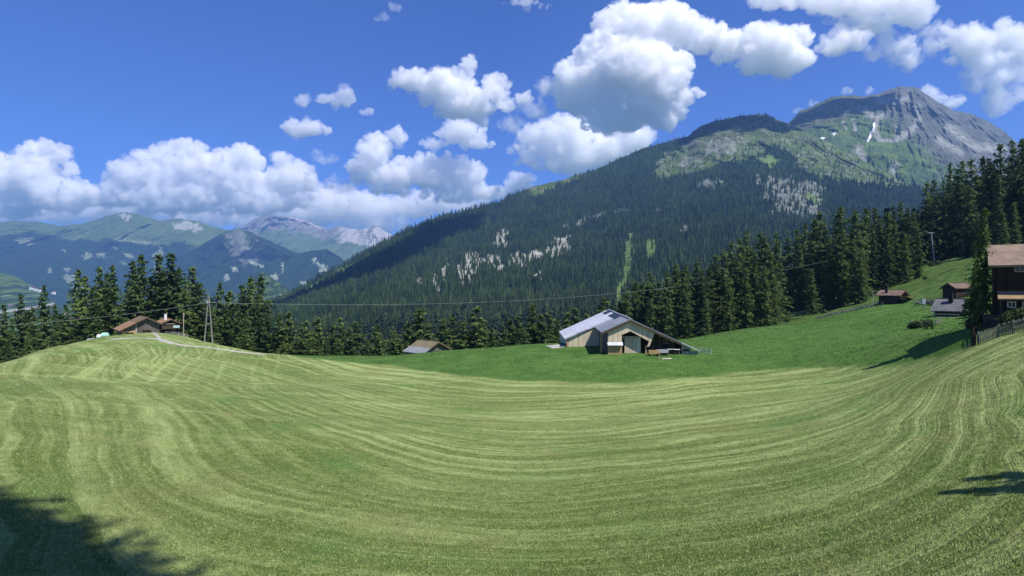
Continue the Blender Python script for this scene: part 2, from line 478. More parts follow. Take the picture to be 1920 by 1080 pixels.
mid = N.noise(pos, 1.7, 4, 0.7)
hay = N.math('ADD', hay, N.math('MULTIPLY', N.math('SUBTRACT', N.ramp(fine, 0.36, 0.64), 0.5), 0.55))
hay = N.math('ADD', hay, N.math('MULTIPLY', N.math('SUBTRACT', mid, 0.5), 1.2))
hay = N.math('ADD', hay, 0.09)
c_mow = N.mix(N.math('MULTIPLY', hay, 1.0, clamp=True), (0.088, 0.132, 0.029), (0.315, 0.378, 0.142))
# brownish and fresh green patches of the stubble
pa = N.noise(pos, 0.16, 4, 0.6)
c_mow = N.mix(N.ramp(pa, 0.52, 0.72, 0, 0.5), c_mow, (0.19, 0.19, 0.07))
pb = N.noise(N.vmath('ADD', pos, (50, 20, 0)), 0.11, 5, 0.65)
c_mow = N.mix(N.ramp(pb, 0.54, 0.70, 0, 0.55), c_mow, (0.085, 0.19, 0.045))
lg = N.math('MULTIPLY', N.ramp(N.math('ADD', x, wx), -36, -50), N.ramp(y, 80, 52))
c_mow = N.mix(N.math('MULTIPLY', lg, N.ramp(mid, .35, .6)), c_mow, (0.075, 0.145, 0.045))
# tall meadow
f2 = N.math('ADD', N.math('MULTIPLY', N.noise(pos, 0.35, 5, 0.7), 0.6), N.math('MULTIPLY', N.noise(pos, 3.0, 4, 0.7), 0.4))
c_mead = N.mix(N.ramp(f2, 0.36, 0.64), (0.050, 0.112, 0.024), (0.094, 0.176, 0.040))
stk = N.noise(N.comb(N.math('MULTIPLY', x, 0.045), N.math('ADD', N.math('MULTIPLY', y, 0.30), N.math('MULTIPLY', x, -0.03)), 2.0), 1.0, 4, 0.6)
c_mead = N.mix(N.ramp(stk, 0.54, 0.68, 0, 0.55), c_mead, (0.125, 0.195, 0.055))  # pale streaks stand in for highlights on the meadow's undulations
c_mead = N.mix(N.ramp(pb, 0.50, 0.66, 0, 0.4), c_mead, (0.050, 0.115, 0.022))
c_hill = N.mix(N.ramp(f2, 0.38, 0.62), (0.032, 0.075, 0.017), (0.105, 0.165, 0.042))
c_hill = N.mix(N.ramp(pa, 0.60, 0.74, 0, 0.6), c_hill, (0.16, 0.15, 0.075))
c = N.mix(zr, c_mow, c_mead)
c = N.mix(zg, c, c_hill)
N.l(c, b.inputs["Base Color"])
b.inputs["Roughness"].default_value = 0.95; b.inputs["Specular IOR Level"].default_value = 0.05
bh = N.math('ADD', N.math('MULTIPLY', fine, 0.10), N.math('ADD', N.math('MULTIPLY', mid, 0.22), N.math('MULTIPLY', h2, 0.05)))
N.bump(bh, 0.9, 1.0, b)
ground = link_mesh("ground", me, m_ground)
tag(ground, "mown hay field with pale cut rows, green unmown meadow behind it", kind="structure")

# ------------------------------------------------------------------ mountains
def inpoly(px, py, poly):
    r = np.zeros(px.shape, bool); n = len(poly)
    for i in range(n):
        x1, y1 = poly[i]; x2, y2 = poly[(i + 1) % n]
        if y1 == y2: continue
        c_ = ((y1 > py) != (y2 > py)) & (px < (x2 - x1) * (py - y1) / (y2 - y1) + x1)
        r ^= c_
    return r
def near_line(px, py, pts, w, wy=None):
    """soft mask round a polyline"""
    d = np.full(px.shape, 1e9)
    for (x1, y1), (x2, y2) in zip(pts[:-1], pts[1:]):
        t = np.clip(((px - x1) * (x2 - x1) + (py - y1) * (y2 - y1)) / ((x2 - x1) ** 2 + (y2 - y1) ** 2 + 1e-9), 0, 1)
        d = np.minimum(d, np.hypot(px - x1 - t * (x2 - x1), py - y1 - t * (y2 - y1)))
    return np.clip(1 - d / w, 0, 1)
def blob(PX, PY, cx, cy, rx, ry, a=0.0):
    out = np.full(PX.shape, -9.0)
    m = rx + ry + 12
    w = (np.abs(PX - cx) < m * 1.6) & (np.abs(PY - cy) < m * 1.6)
    px = PX[w]; py = PY[w]
    ca, sa = math.cos(math.radians(a)), math.sin(math.radians(a))
    q = max(4.0, min(rx, ry) * 0.9)
    wx_ = fbm2(px / q, py / q, 4, int(cx)); wy_ = fbm2(px / q + 31, py / q, 4, int(cy))
    px = px + wx_ * q * 1.3; py = py + wy_ * q * 1.3
    dx = (px - cx) * ca + (py - cy) * sa; dy = -(px - cx) * sa + (py - cy) * ca
    out[w] = 1.3 - np.sqrt((dx / rx) ** 2 + (dy / ry) ** 2)
    return out

def mountain(name, px0, px1, nc, nr, ridge, knots, amp, nscale, seed, colour, gully=0.5, rough=0.010, label=None, mat=None, polar=None):
    """a real slope: ridge = [(px, py, depth)], knots = [(fraction from the ridge, [(px, py, depth)])] below it; the back falls away behind the crest.
    Returns mesh arrays, so that a forest can be planted on it."""
    pc = np.linspace(px0, px1, nc)
    rows = [ridge] + [k[1] for k in knots]; fr = [0.0] + [k[0] for k in knots]
    T = np.concatenate([[-0.25, -0.12, -0.05, -0.02], np.linspace(0, 1, nr)])
    A = []
    for r_ in rows:
        r_ = sorted(r_); a = np.array(r_, float)
        A.append((np.interp(pc, a[:, 0], a[:, 1]), np.interp(pc, a[:, 0], a[:, 2])))
    PY = np.zeros((len(T), nc)); D = np.zeros((len(T), nc))
    from_t = np.clip(T, 0, 1)
    for j in range(nc):
        PY[:, j] = np.interp(from_t, fr, [a[0][j] for a in A]); D[:, j] = np.interp(from_t, fr, [a[1][j] for a in A])
    crest = ridge2(pc * rough * 1.2, pc * 0 + seed, 4, seed) * 1.0 - 0.35
    w = np.exp(-np.maximum(T, 0) * 14)[:, None]
    Rd = A[0][1][None, :]
    PXg = np.broadcast_to(pc[None, :], PY.shape)
    X = (PXg - 960) / F * D; Z = (540 - PY) / F * D
    # relief: metres along the view, gullies run down the slope
    wq = fbm2(X / nscale, Z / nscale, 3, seed + 3)
    g = ridge2(X / nscale * 1.25 + wq * 0.35, Z * 0.75 / nscale + wq * 0.35, 6, seed)
    if polar:
        dx_, dz_ = PXg - polar[0], (PY - polar[1])
        an = np.arctan2(dx_, np.maximum(dz_, 2)); ra = np.hypot(dx_, dz_)
        g = ridge2(an * 5.0 + wq * 0.5, ra / 130 + wq * 0.4, 6, seed) * 0.75 + ridge2(PXg / 34 + wq * .5, PY / 60, 5, seed + 2) * 0.25
    h = fbm2(X / (nscale * 3.2), Z / (nscale * 1.5), 5, seed + 5)
    edge = np.minimum(1, sstep(0, 0.06, T)[:, None] + 0.25)
    k = 1 + (-(g - 0.1) * gully * amp + h * amp * 1.3) / Rd * edge
    X2 = X * k; Y2 = D * k; Z2 = Z * k
    jag = amp * 0.05 * crest[None, :] * w + amp * 0.035 * fbm2(X / (nscale * 0.22), Z / (nscale * 0.22), 4, seed + 9)
    Z2 = Z2 + jag
    back = np.maximum(-T, 0)[:, None]
    Y2 = Y2 + back * Rd * 1.2; X2 = X2 + back * Rd * 1.2 * (PXg - 960) / F * 0.6
    Z2 = Z2 - back * Rd * 0.9 * (0.35 + 0 * PXg)
    px = X2 / Y2 * F + 960; py = 540 - Z2 / Y2 * F
    V = np.stack([X2, Y2, Z2], -1).reshape(-1, 3)
    me = big_mesh(name, V, grid_quads(len(T), nc))
    # slope angle
    dzx = np.gradient(Z2, axis=1); dxx = np.gradient(X2, axis=1) + 1e-9
    C = colour(px, py, X2, Y2, Z2, T[:, None] + 0 * px, g, h)
    set_col(me, "tone", np.clip(C.reshape(-1, 3), 0, 1))
    o = link_mesh(name, me, mat or m_mount)
    tag(o, label, kind="structure")
    return dict(o=o, X=X2, Y=Y2, Z=Z2, px=px, py=py, T=T, g=g, h=h)

m_mount, nt, b = mat_new("mountain slope"); N = NT(nt)
tone = N.attr("tone").outputs["Color"]
pos = N.n("ShaderNodeNewGeometry").outputs["Position"]
f = N.noise(pos, 0.012, 8, 0.72)
f2 = N.noise(N.vmath('MULTIPLY', pos, (1, 1, 0.35)), 0.05, 6, 0.7)
v = N.math('ADD', N.math('MULTIPLY', N.ramp(f, 0.3, 0.7), 0.5), N.math('ADD', N.math('MULTIPLY', N.ramp(f2, 0.3, 0.7), 0.6), 0.45))
cc = N.n("ShaderNodeVectorMath", operation='SCALE'); N.l(tone, cc.inputs[0]); N.l(v, cc.inputs["Scale"])
N.l(cc.outputs[0], b.inputs["Base Color"]); b.inputs["Roughness"].default_value = 1.0; b.inputs["Specular IOR Level"].default_value = 0.0
N.bump(N.math('ADD', f, N.math('MULTIPLY', f2, 0.4)), 0.7, 22.0, b)

FOREST = np.array([0.022, 0.042, 0.016]); ALP = np.array([0.105, 0.150, 0.045]); ROCK = np.array([0.235, 0.245, 0.22]); PALE = np.array([0.42, 0.41, 0.37])
SCREE = np.array([0.30, 0.31, 0.27]); SNOW = np.array([0.85, 0.86, 0.88]); DALP = np.array([0.060, 0.095, 0.034]); MEAD = np.array([0.13, 0.20, 0.06])
def blend(C, m, col):
    m = np.clip(m, 0, 1)[..., None]
    return C * (1 - m) + col * m

RIDGE_A = [(300,640,1500),(420,600,1900),(480,578,2100),(520,566,2250),(560,546,2350),(600,522,2450),(640,500,2550),(680,478,2650),(720,455,2750),(760,433,2800),(800,415,2850),(850,401,2900),(900,389,2950),(930,381,3000),(960,366,3000),(1000,351,3050),(1050,339,3100),(1100,323,3150),(1150,304,3200),(1200,281,3250),(1240,269,3300),(1290,256,3300),(1310,239,3300),(1340,227,3300),(1380,218,3300),(1430,215,3300),(1460,225,3250),(1485,235,3200),(1520,252,3100),(1560,270,3000),(1600,290,2850),(1640,312,2700),(1700,345,2500),(1800,380,2300),(2000,420,2100)]
def colA(px, py, X, Y, Z, T, g, h):
    n1 = fbm2(X / 90, Z / 45, 5, 3); n2 = fbm2(X / 30, Z / 30, 4, 4); n3 = ridge2(X / 45, Z / 160, 4, 6)
    C = np.empty(px.shape + (3,)); C[:] = FOREST
    C = blend(C, sstep(-0.1, 0.35, n1) * 0.5, np.array([0.035, 0.065, 0.02]))
    # alpine pasture
    al = inpoly(px + n1 * 26, py + n2 * 12, [(1228,338),(1236,300),(1285,272),(1330,250),(1400,225),(1470,225),(1500,230),(1640,300),(1760,352),(1640,352),(1580,338),(1530,330),(1500,312),(1462,268),(1420,290),(1350,308),(1290,328)])
    al2 = inpoly(px + n1 * 20, py + n2 * 8, [(970,372),(1000,345),(1060,330),(1100,322),(1090,335),(1050,348),(1010,366)])
    al |= al2
    C = blend(C, al * 0.95, ALP * 0.78)
    C = blend(C, al * sstep(0.05, 0.4, n1) * 0.7, DALP)
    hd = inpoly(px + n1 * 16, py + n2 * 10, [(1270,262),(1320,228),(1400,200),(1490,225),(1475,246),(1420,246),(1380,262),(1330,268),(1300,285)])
    C = blend(C, hd * 0.7, np.array([0.072, 0.085, 0.040]))  # brownish ridge top, with cloud shade also put into its colour
    C = blend(C, al * sstep(0.2, 0.5, ridge2(px / 14, py / 26, 4, 66)) * sstep(0, .2, n2) * .6, ROCK * .8)
    MA = al * 1.0
    for cx, cy, rx, ry, a in [(1178,470,9,35,5),(1220,468,10,22,0),(1172,520,8,26,8),(1525,372,22,8,35),(1390,470,14,10,20),(1440,300,18,10,0),(1165,545,12,5,0),(1160,560,6,30,2),(640,508,30,5,-28),(590,535,24,4,-30)]:
        mm = sstep(0.15, 0.45, blob(px, py, cx, cy, rx, ry, a) + n2 * 0.7); C = blend(C, mm, MEAD * 0.8); MA = np.maximum(MA, mm)
    # pale cliffs and slides
    rn = ridge2(px / 9, py / 22, 4, 6)
    rk = np.zeros(px.shape)
    for cx, cy, rx, ry, a in [(940,452,14,22,0),(884,500,22,36,12),(868,520,14,24,10),(975,490,22,14,-15),(930,500,16,20,-30),(905,490,40,12,-15),(1000,482,26,12,-20),(1048,462,20,24,12),(820,530,14,22,10),(786,532,10,18,8),(1090,415,20,6,-20),(1060,425,10,5,-20),(1165,395,14,5,-10),(640,530,34,6,-26),(1325,346,26,9,-12),(1010,520,14,8,0),(1480,365,55,34,12),(1520,395,28,24,20),(1450,345,20,10,0),(1470,390,26,20,0),(1280,430,8,14,0),(960,490,12,16,0),(1355,275,40,14,-10),(1290,300,20,10,-20),(985,500,20,8,-20),(860,510,8,22,14),(1160,620,8,20,0),(1030,470,14,8,-20),(1120,405,12,4,-20),(835,505,8,14,10),(1230,395,14,4,-15),(1350,345,12,5,0)]:
        rk = np.maximum(rk, sstep(0.22, 0.5, blob(px, py, cx, cy, rx, ry, a) + rn * 0.55 + n2 * 0.4 - 0.30))
    hi = sstep(430, 400, py)
    C = blend(C, rk * (0.65 + 0.35 * sstep(-0.3, 0.3, n2)) * (1 - .35 * hi), np.array([0.33, 0.33, 0.28]) * (1 - hi[..., None]) + ROCK * 0.95 * hi[..., None])
    colA.rock = rk; colA.alp = MA
    return C
KA = [(0.30, [(300,650,1100),(520,590,1600),(700,510,1900),(900,455,2150),(1100,410,2350),(1300,340,2500),(1430,320,2500),(1560,345,2350),(1700,400,2000),(2000,450,1600)]),
      (0.62, [(300,660,800),(520,622,1050),(700,570,1250),(900,530,1400),(1100,500,1500),(1300,450,1550),(1560,440,1500),(2000,480,1200)]),
      (1.0, [(300,745,420),(520,735,430),(700,722,450),(900,705,470),(1100,680,480),(1300,640,490),(1560,600,500),(2000,560,520)])]
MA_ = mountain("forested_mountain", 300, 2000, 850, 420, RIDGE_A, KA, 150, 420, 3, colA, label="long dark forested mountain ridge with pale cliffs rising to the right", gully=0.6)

RIDGE_B = [(1380,290,4300),(1440,262,4300),(1470,240,4300),(1480,230,4300),(1500,209,4300),(1520,201,4300),(1540,191,4300),(1560,181,4300),(1600,179,4300),(1620,182,4300),(1650,176,4300),(1665,169,4300),(1690,162,4300),(1720,165,4300),(1730,173,4300),(1760,193,4350),(1790,208,4400),(1820,214,4400),(1850,226,4400),(1880,244,4400),(1900,262,4400),(1930,290,4400),(2060,370,4300)]
def colB(px, py, X, Y, Z, T, g, h):
    n1 = fbm2(X / 120, Z / 60, 5, 13); n2 = fbm2(X / 40, Z / 40, 4, 14); n3 = ridge2(px / 12, py / 30, 5, 16)
    C = np.empty(px.shape + (3,)); C[:] = DALP * 1.1
    C = blend(C, sstep(-0.2, 0.4, n1), ALP)
    rk = sstep(-40, 30, (px - np.interp(py, [160, 200, 250, 300, 340, 400], [1600, 1640, 1715, 1775, 1830, 1870])) + n1 * 60)
    rk = np.maximum(rk, sstep(0.1, 0.35, blob(px, py, 1780, 200, 130, 60, 25) + n1 * 0.3 - 0.1))
    C = blend(C, rk * 0.9, ROCK * 0.42)
    C = blend(C, rk * sstep(0.1, 0.55, n3) * 0.6, ROCK * 0.68)
    C = blend(C, rk * sstep(0.1, 0.5, n1) * 0.5, DALP)
    C = blend(C, rk * sstep(0.15, 0.55, ridge2(px / 5.5 + n1 * 1.5, py / 12, 4, 19)) * 0.6, ROCK * 0.36)
    sc = np.zeros(px.shape)
    for pts, w in [([(1720,200),(1722,225),(1705,250),(1675,262)],9),([(1645,225),(1640,245),(1650,262),(1680,264)],7),([(1660,215),(1640,222),(1612,200)],9),([(1680,232),(1684,262)],5),([(1600,225),(1605,245)],4),([(1580,225),(1585,242)],4),([(1780,240),(1830,275),(1880,280)],12),([(1760,262),(1800,285)],10),([(1610,282),(1618,300),(1612,312)],14),([(1680,310),(1670,330)],10),([(1650,190),(1700,185)],10)]:
        sc = np.maximum(sc, near_line(px + n2 * 7, py + n1 * 7, pts, w) * 1.6)
    C = blend(C, sc * 0.75, SCREE * 0.8)
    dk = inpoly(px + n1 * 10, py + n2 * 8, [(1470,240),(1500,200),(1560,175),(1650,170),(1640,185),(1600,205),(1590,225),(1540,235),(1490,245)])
    C = blend(C, dk * 0.75, np.array([0.090, 0.095, 0.062]))  # shade on the left shoulder painted into its brown slope colour
    bs = sstep(30, -30, blob(px, py, 1690, 172, 30, 12, 0) * -60) * 0
    sn = near_line(px + n2 * 2, py, [(1639,231),(1637,243),(1632,256),(1627,264)], 3.2)
    sn = np.maximum(sn, np.clip(blob(px, py, 1543,260,4.0,2.2,10), 0, 1) * 3); sn = np.maximum(sn, np.clip(blob(px, py, 1564,251,3.5,1.6,0), 0, 1) * 3)
    C = blend(C, sstep(0.25, 0.5, sn), SNOW)
    # sparse dark wood creeping up
    fo = sstep(0.0, 0.2, n2 + (py - 330) / 90)
    C = blend(C, fo * 0.7, FOREST * 1.3)
    return C
KB = [(0.45, [(1380,330,3600),(1480,262,3700),(1600,265,3500),(1690,262,3500),(1800,290,3500),(1920,330,3600),(2060,400,3500)]),
      (0.60, [(1380,350,3300),(1480,290,3350),(1600,290,3150),(1690,290,3200),(1800,330,3200),(1920,360,3200),(2060,430,3100)]),
      (1.0, [(1380,480,2600),(1600,480,2500),(1800,490,2500),(2060,520,2500)])]
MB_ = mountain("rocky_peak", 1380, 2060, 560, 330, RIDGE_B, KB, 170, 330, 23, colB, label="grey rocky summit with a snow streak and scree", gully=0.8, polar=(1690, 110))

RIDGE_L = [(-160,430,9000),(-60,414,9000),(0,418,9000),(30,414,9000),(60,416,9000),(110,423,9000),(150,421,9000),(180,413,9000),(200,405,9000),(215,401,9000),(230,399,9000),(260,403,9000),(300,414,9000),(340,411,9000),(370,415,9000),(400,426,9000),(430,433,9000),(460,440,9000),(520,470,9000),(580,500,9000),(640,530,8800)]
def colL(px, py, X, Y, Z, T, g, h):
    n1 = fbm2(X / 260, Z / 130, 6, 33); n2 = fbm2(X / 90, Z / 60, 5, 34); n3 = ridge2(X / 120, Z / 500, 4, 36)
    C = np.empty(px.shape + (3,)); C[:] = ALP * 0.9
    C = blend(C, sstep(-0.1, 0.5, n1) * 0.6, DALP)
    fo = sstep(-3, 6, py - np.interp(px, [0, 40, 60, 130, 180, 200, 260, 330, 400, 480], [436, 432, 434, 446, 448, 450, 450, 452, 462, 470]) + n1 * 16 + n2 * 8)
    C = blend(C, fo, FOREST * 0.9)
    rk = np.maximum(sstep(0.3, 0.6, blob(px, py, 350, 424, 30, 9, 5) + n3 * 0.5 - 0.2), sstep(0.3, 0.6, blob(px, py, 235, 405, 14, 7, 20) + n3 * 0.4 - 0.3))
    C = blend(C, rk * 0.7, PALE)
    cl = np.zeros(px.shape)
    for cx, cy, rx, ry, a in [(48,452,18,9,5),(93,507,6,6,0),(130,522,14,9,10),(165,478,8,8,0),(190,478,13,6,10),(215,465,8,3,30),(240,478,14,4,20),(292,482,8,10,10),(300,475,5,14,0),(340,500,8,10,0),(365,480,5,16,-20),(385,482,5,16,15),(400,508,14,6,-10),(412,480,16,5,25),(375,503,16,5,30),(425,517,6,10,0),(345,490,8,12,0),(230,492,10,5,20),(125,505,10,4,0),(300,505,14,10,0),(345,520,12,12,0),(150,540,16,8,0),(435,500,7,5,0),(120,470,7,2,10),(270,455,30,3,5),(230,450,20,4,5)]:
        cl = np.maximum(cl, sstep(0.3, 0.6, blob(px, py, cx, cy, rx, ry, a) + n2 * 0.8 - 0.05))
    C = blend(C, cl * 0.75, np.array([0.22, 0.26, 0.16]))
    return C
KL = [(0.35, [(-160,450,7600),(640,540,7600)]), (1.0, [(-160,640,5200),(640,640,5200)])]
ML_ = mountain("left_range", -160, 640, 560, 300, RIDGE_L, KL, 480, 1100, 41, colL, label="distant green mountain range with forested flank at the left", gully=0.7)

RIDGE_C = [(330,470,12000),(380,452,12000),(430,436,12000),(450,429,12000),(470,415,12000),(490,407,12000),(515,404,12000),(545,406,12000),(565,412,12000),(590,421,12000),(610,429,12000),(640,425,12000),(655,429,12000),(670,433,12000),(690,427,12000),(700,421,12000),(708,424,12000),(715,429,12000),(730,439,12000),(745,446,12000),(765,438,12000),(790,424,12000),(805,414,12000),(820,410,12000),(860,408,12000),(900,420,12000)]
def colC(px, py, X, Y, Z, T, g, h):
    n1 = fbm2(X / 300, Z / 150, 6, 53); n2 = fbm2(X / 110, Z / 80, 5, 54); n3 = ridge2(X / 150, Z / 700, 5, 56)
    C = np.empty(px.shape + (3,)); C[:] = ALP
    C = blend(C, sstep(-0.1, 0.4, n1) * 0.5, DALP)
    up = np.interp(px, [400, 470, 520, 560, 600, 640, 700, 745, 760, 900], [430, 440, 424, 432, 436, 448, 455, 470, 480, 480])
    rk = sstep(6, -6, py - up + n1 * 22 - n3 * 8)
    C = blend(C, rk * 0.85, np.array([0.22, 0.205, 0.185]))
    C = blend(C, rk * sstep(0.0, 0.4, n3) * sstep(620, 660, px) * 0.9, PALE)
    C = blend(C, rk * near_line(px, py, [(545,408),(575,415),(600,425)], 6) * 1.3, np.array([0.38, 0.33, 0.30]))
    fo = sstep(-3, 5, py - np.interp(px, [430, 560, 640, 700, 760], [440, 470, 520, 540, 560]) + n1 * 20)
    C = blend(C, fo * 0.9, FOREST)
    return C
KC = [(0.4, [(330,480,10500),(640,470,10500),(900,470,10500)]), (1.0, [(330,600,8600),(640,580,8600),(900,580,8600)])]
MC_ = mountain("far_peaks", 330, 900, 420, 200, RIDGE_C, KC, 600, 900, 61, colC, label="pale rocky peaks at the head of the valley", gully=0.8)

RIDGE_D = [(300,500,7600),(350,475,7600),(400,446,7600),(425,434,7600),(440,429,7600),(450,428,7600),(470,436,7600),(500,450,7500),(530,464,7400),(560,477,7300),(590,471,7300),(612,467,7300),(635,479,7200),(655,498,7100),(680,520,7000),(720,560,6800)]
def colD(px, py, X, Y, Z, T, g, h):
    n1 = fbm2(X / 220, Z / 110, 6, 73); n2 = fbm2(X / 80, Z / 60, 5, 74); n3 = ridge2(X / 110, Z / 700, 4, 76)
    C = np.empty(px.shape + (3,)); C[:] = FOREST * 0.9
    C = blend(C, sstep(6, -6, py - 442 + n1 * 20) * 0.9, DALP)
    rk = sstep(0.2, 0.6, blob(px, py, 455, 462, 30, 24, 25) + n3 * 0.8 - 0.35)
    C = blend(C, rk * 0.6, ROCK)
    cl = np.zeros(px.shape)
    for cx, cy, rx, ry, a in [(590,488,5,6,0),(605,500,16,5,20),(608,507,12,4,10),(570,530,9,4,0),(440,505,7,5,0),(425,520,6,9,0),(515,520,8,6,40),(530,500,2,12,0),(610,525,12,3,10),(480,495,20,3,20)]:
        cl = np.maximum(cl, sstep(0.3, 0.6, blob(px, py, cx, cy, rx, ry, a) + n2 * 0.8))
    C = blend(C, cl * 0.85, np.array([0.30, 0.34, 0.24]))
    return C
KD = [(0.4, [(300,530,6400),(720,580,6200)]), (1.0, [(300,640,4800),(720,660,4800)])]
MD_ = mountain("wooded_spur", 300, 720, 380, 220, RIDGE_D, KD, 420, 700, 81, colD, label="blue wooded mountain spur below the far peaks", gully=0.7)

RIDGE_E = [(-160,500,4000),(-40,505,4000),(0,511,4000),(30,519,4000),(50,530,4000),(75,545,3900),(100,566,3800),(130,585,3700),(200,610,3700),(380,600,3700),(450,550,3700),(480,514,3700),(495,510,3700),(510,522,3600),(530,534,3500),(550,548,3400),(580,575,3300)]
def colE(px, py, X, Y, Z, T, g, h):
    n1 = fbm2(X / 110, Z / 55, 5, 93); n2 = fbm2(X / 40, Z / 26, 5, 94)
    C = np.empty(px.shape + (3,)); C[:] = MEAD * 0.65
    C = blend(C, sstep(-0.08, 0.06, n1 + 0.5 * n2 + (px < 200) * (py - 540) / 260) * 0.95, FOREST * 1.2)
    C = blend(C, sstep(0.35, 0.5, n2), np.array([0.3, 0.33, 0.2]))
    C = blend(C, (px < 200) * near_line(px, py, [(0,585),(60,578),(100,570)], 4), np.array([0.35, 0.36, 0.3]))
    return C
KE = [(0.5, [(-160,570,3200),(580,600,3000)]), (1.0, [(-160,680,2200),(580,680,2200)])]
ME_ = mountain("valley_slope", -160, 580, 380, 160, RIDGE_E, KE, 90, 300, 101, colE, label="light green valley slope with scattered woods", gully=0.5)

# ------------------------------------------------------------------ conifers
m_bark = plain("bark", (0.10, 0.078, 0.062), 0.95, 0.4, 6.0)
m_spruce = foliage("spruce needles", (0.034, 0.068, 0.020), (0.135, 0.200, 0.055), .25)
m_larch = foliage("larch needles", (0.042, 0.080, 0.021), (0.150, 0.215, 0.058), 0.35)
def conifer_proto(name, mat, H, rmax, base, whorls, nbr, seed, irr=0.25, droop=0.25, shape=0.85, clump=0.62, dens=1.0, gap=0.1):
    r = np.random.default_rng(seed)
    P0 = []; DIR = []; L = []
    hs = np.linspace(base, 0.985, whorls)
    asym = r.uniform(0, 6.28); lean = r.normal(0, 0.012, 2)
    lobes = r.uniform(0.75, 1.15, 9)
    quads = []
    def add(c, d, n, ln, wd):
        quads.append(np.stack([c - d * ln * .45 - n * wd * .35, c - d * ln * .1 - n * wd * .6, c + d * ln * .55, c - d * ln * .1 + n * wd * .6], 1))
    for k, t in enumerate(hs):
        tt = (t - base) / (1 - base)
        prof = ((1 - tt) ** shape) * (0.55 + 0.45 * min(1, tt * 5 + 0.35))
        n = max(4, int(nbr * (0.45 + 0.55 * (1 - tt)) + r.integers(-1, 2)))
        for j in range(n):
            if r.random() < gap: continue
            a = r.random() * 6.283
            lob = lobes[int(((a + k * 0.7) / 6.283 * 4) % 4) + int(tt * 4.99)]
            ln = rmax * prof * lob * r.uniform(1 - irr * 1.6, 1 + irr) * (1 + 0.14 * math.cos(a - asym)) + 0.28
            z0 = t * H + r.uniform(-.5, .5) * H / whorls
            up = 0.35 * tt - droop * (1 - tt) + r.normal(0, .06)
            m = max(2, int(ln / clump * 1.5 * dens))
            s = (np.arange(m) + r.uniform(0.1, .9, m)) / m
            s = 0.12 + 0.88 * s
            ca, sa = math.cos(a), math.sin(a)
            bend = -0.16 * ln * s ** 2 * (1 - tt) + 0.10 * ln * s ** 3
            cx = ca * ln * s + lean[0] * z0; cy = sa * ln * s + lean[1] * z0; cz = z0 + up * ln * s + bend
            c = np.stack([cx, cy, cz], 1)
            for rep in range(3):
                off = r.normal(0, 1, (m, 3)) * np.array([.30, .30, .22]) * clump * (0.6 + 0.6 * (1 - s))[:, None] * 1.1
                d = np.stack([ca + r.normal(0, .55, m), sa + r.normal(0, .55, m), r.normal(-.30, .35, m)], 1)
                d /= np.linalg.norm(d, axis=1)[:, None]
                nn = np.cross(d, np.stack([r.normal(0, .6, m), r.normal(0, .6, m), np.ones(m)], 1)); nn /= np.linalg.norm(nn, axis=1)[:, None]
                sz = 1.2 * clump * r.uniform(.65, 1.25, m) * (1 - .35 * s)
                if rep == 2:   # hanging twigs
                    d = d * 0.4 + np.array([0, 0, -1.0]); d /= np.linalg.norm(d, axis=1)[:, None]
                add(c + off, d, nn, (sz * 1.25)[:, None], (sz * .62)[:, None])
    # leader
    for q in range(5):
        c = np.array([[lean[0] * H, lean[1] * H, H * (1 - 0.012 * q)]]); a = r.random() * 6.28
        add(c, np.array([[0.15 * math.cos(a), .15 * math.sin(a), 1.0]]), np.array([[math.sin(a), -math.cos(a), 0]]), np.array([[0.8]]), np.array([[0.22]]))
    Q = np.concatenate(quads).reshape(-1, 3)
    me = big_mesh("crown", Q, np.arange(len(Q)).reshape(-1, 4), smooth=False)
    me.materials.append(mat)
    tb = MB(); segs = 6
    for i in range(segs):
        z0, z1 = H * 0.97 * i / segs - (0.6 if i == 0 else 0), H * 0.97 * (i + 1) / segs
        w0 = H * 0.024 * (1 - i / segs) + .04; w1 = H * 0.024 * (1 - (i + 1) / segs) + .04
        tb.beam((lean[0] * z0, lean[1] * z0, z0), (lean[0] * z1, lean[1] * z1, z1), w0, n=7, w2=w1)
    for i in range(10):
        t = r.uniform(base * .6, .8); a = r.random() * 6.28; ln = rmax * (1 - t) ** shape * .75
        tb.beam((lean[0] * t * H, lean[1] * t * H, t * H), (math.cos(a) * ln, math.sin(a) * ln, t * H - droop * ln * .7), .12, n=4, w2=.04)
    tm = tb.mesh("trunk"); tm.materials.append(m_bark)
    return dict(crown=me, trunk=tm, H=H, name=name)
SP = [conifer_proto("spruce_tree", m_spruce, 25, 4.3, .06, 34, 11, 1, .25, .28, .80),
      conifer_proto("spruce_tree", m_spruce, 25, 3.8, .04, 36, 11, 2, .35, .35, .62, gap=.16),
      conifer_proto("spruce_tree", m_spruce, 25, 3.3, .08, 36, 11, 3, .30, .30, .70),
      conifer_proto("spruce_tree", m_spruce, 25, 4.8, .10, 32, 12, 4, .38, .22, .85, gap=.18)]
LA = [conifer_proto("larch_tree", m_larch, 22, 3.9, .12, 27, 10, 11, .42, .10, .72, gap=.16, dens=1.3),
      conifer_proto("larch_tree", m_larch, 22, 3.4, .10, 28, 9, 12, .45, .12, .60, gap=.18, dens=1.3),
      conifer_proto("larch_tree", m_larch, 22, 4.4, .14, 25, 10, 13, .40, .06, .90, gap=.16, dens=1.3),
      conifer_proto("larch_tree", m_larch, 22, 3.0, .05, 28, 10, 14, .35, .15, .65, gap=.14, dens=1.3)]
COLM = [conifer_proto("spruce_tree", m_larch, 27, 3.9, .05, 38, 11, 21, .30, .45, .48, gap=.12),
        conifer_proto("spruce_tree", m_spruce, 27, 3.6, .05, 38, 11, 22, .32, .50, .50, gap=.12),
        conifer_proto("spruce_tree", m_larch, 27, 4.2, .04, 38, 12, 23, .34, .42, .55, gap=.15)]
TREES = []
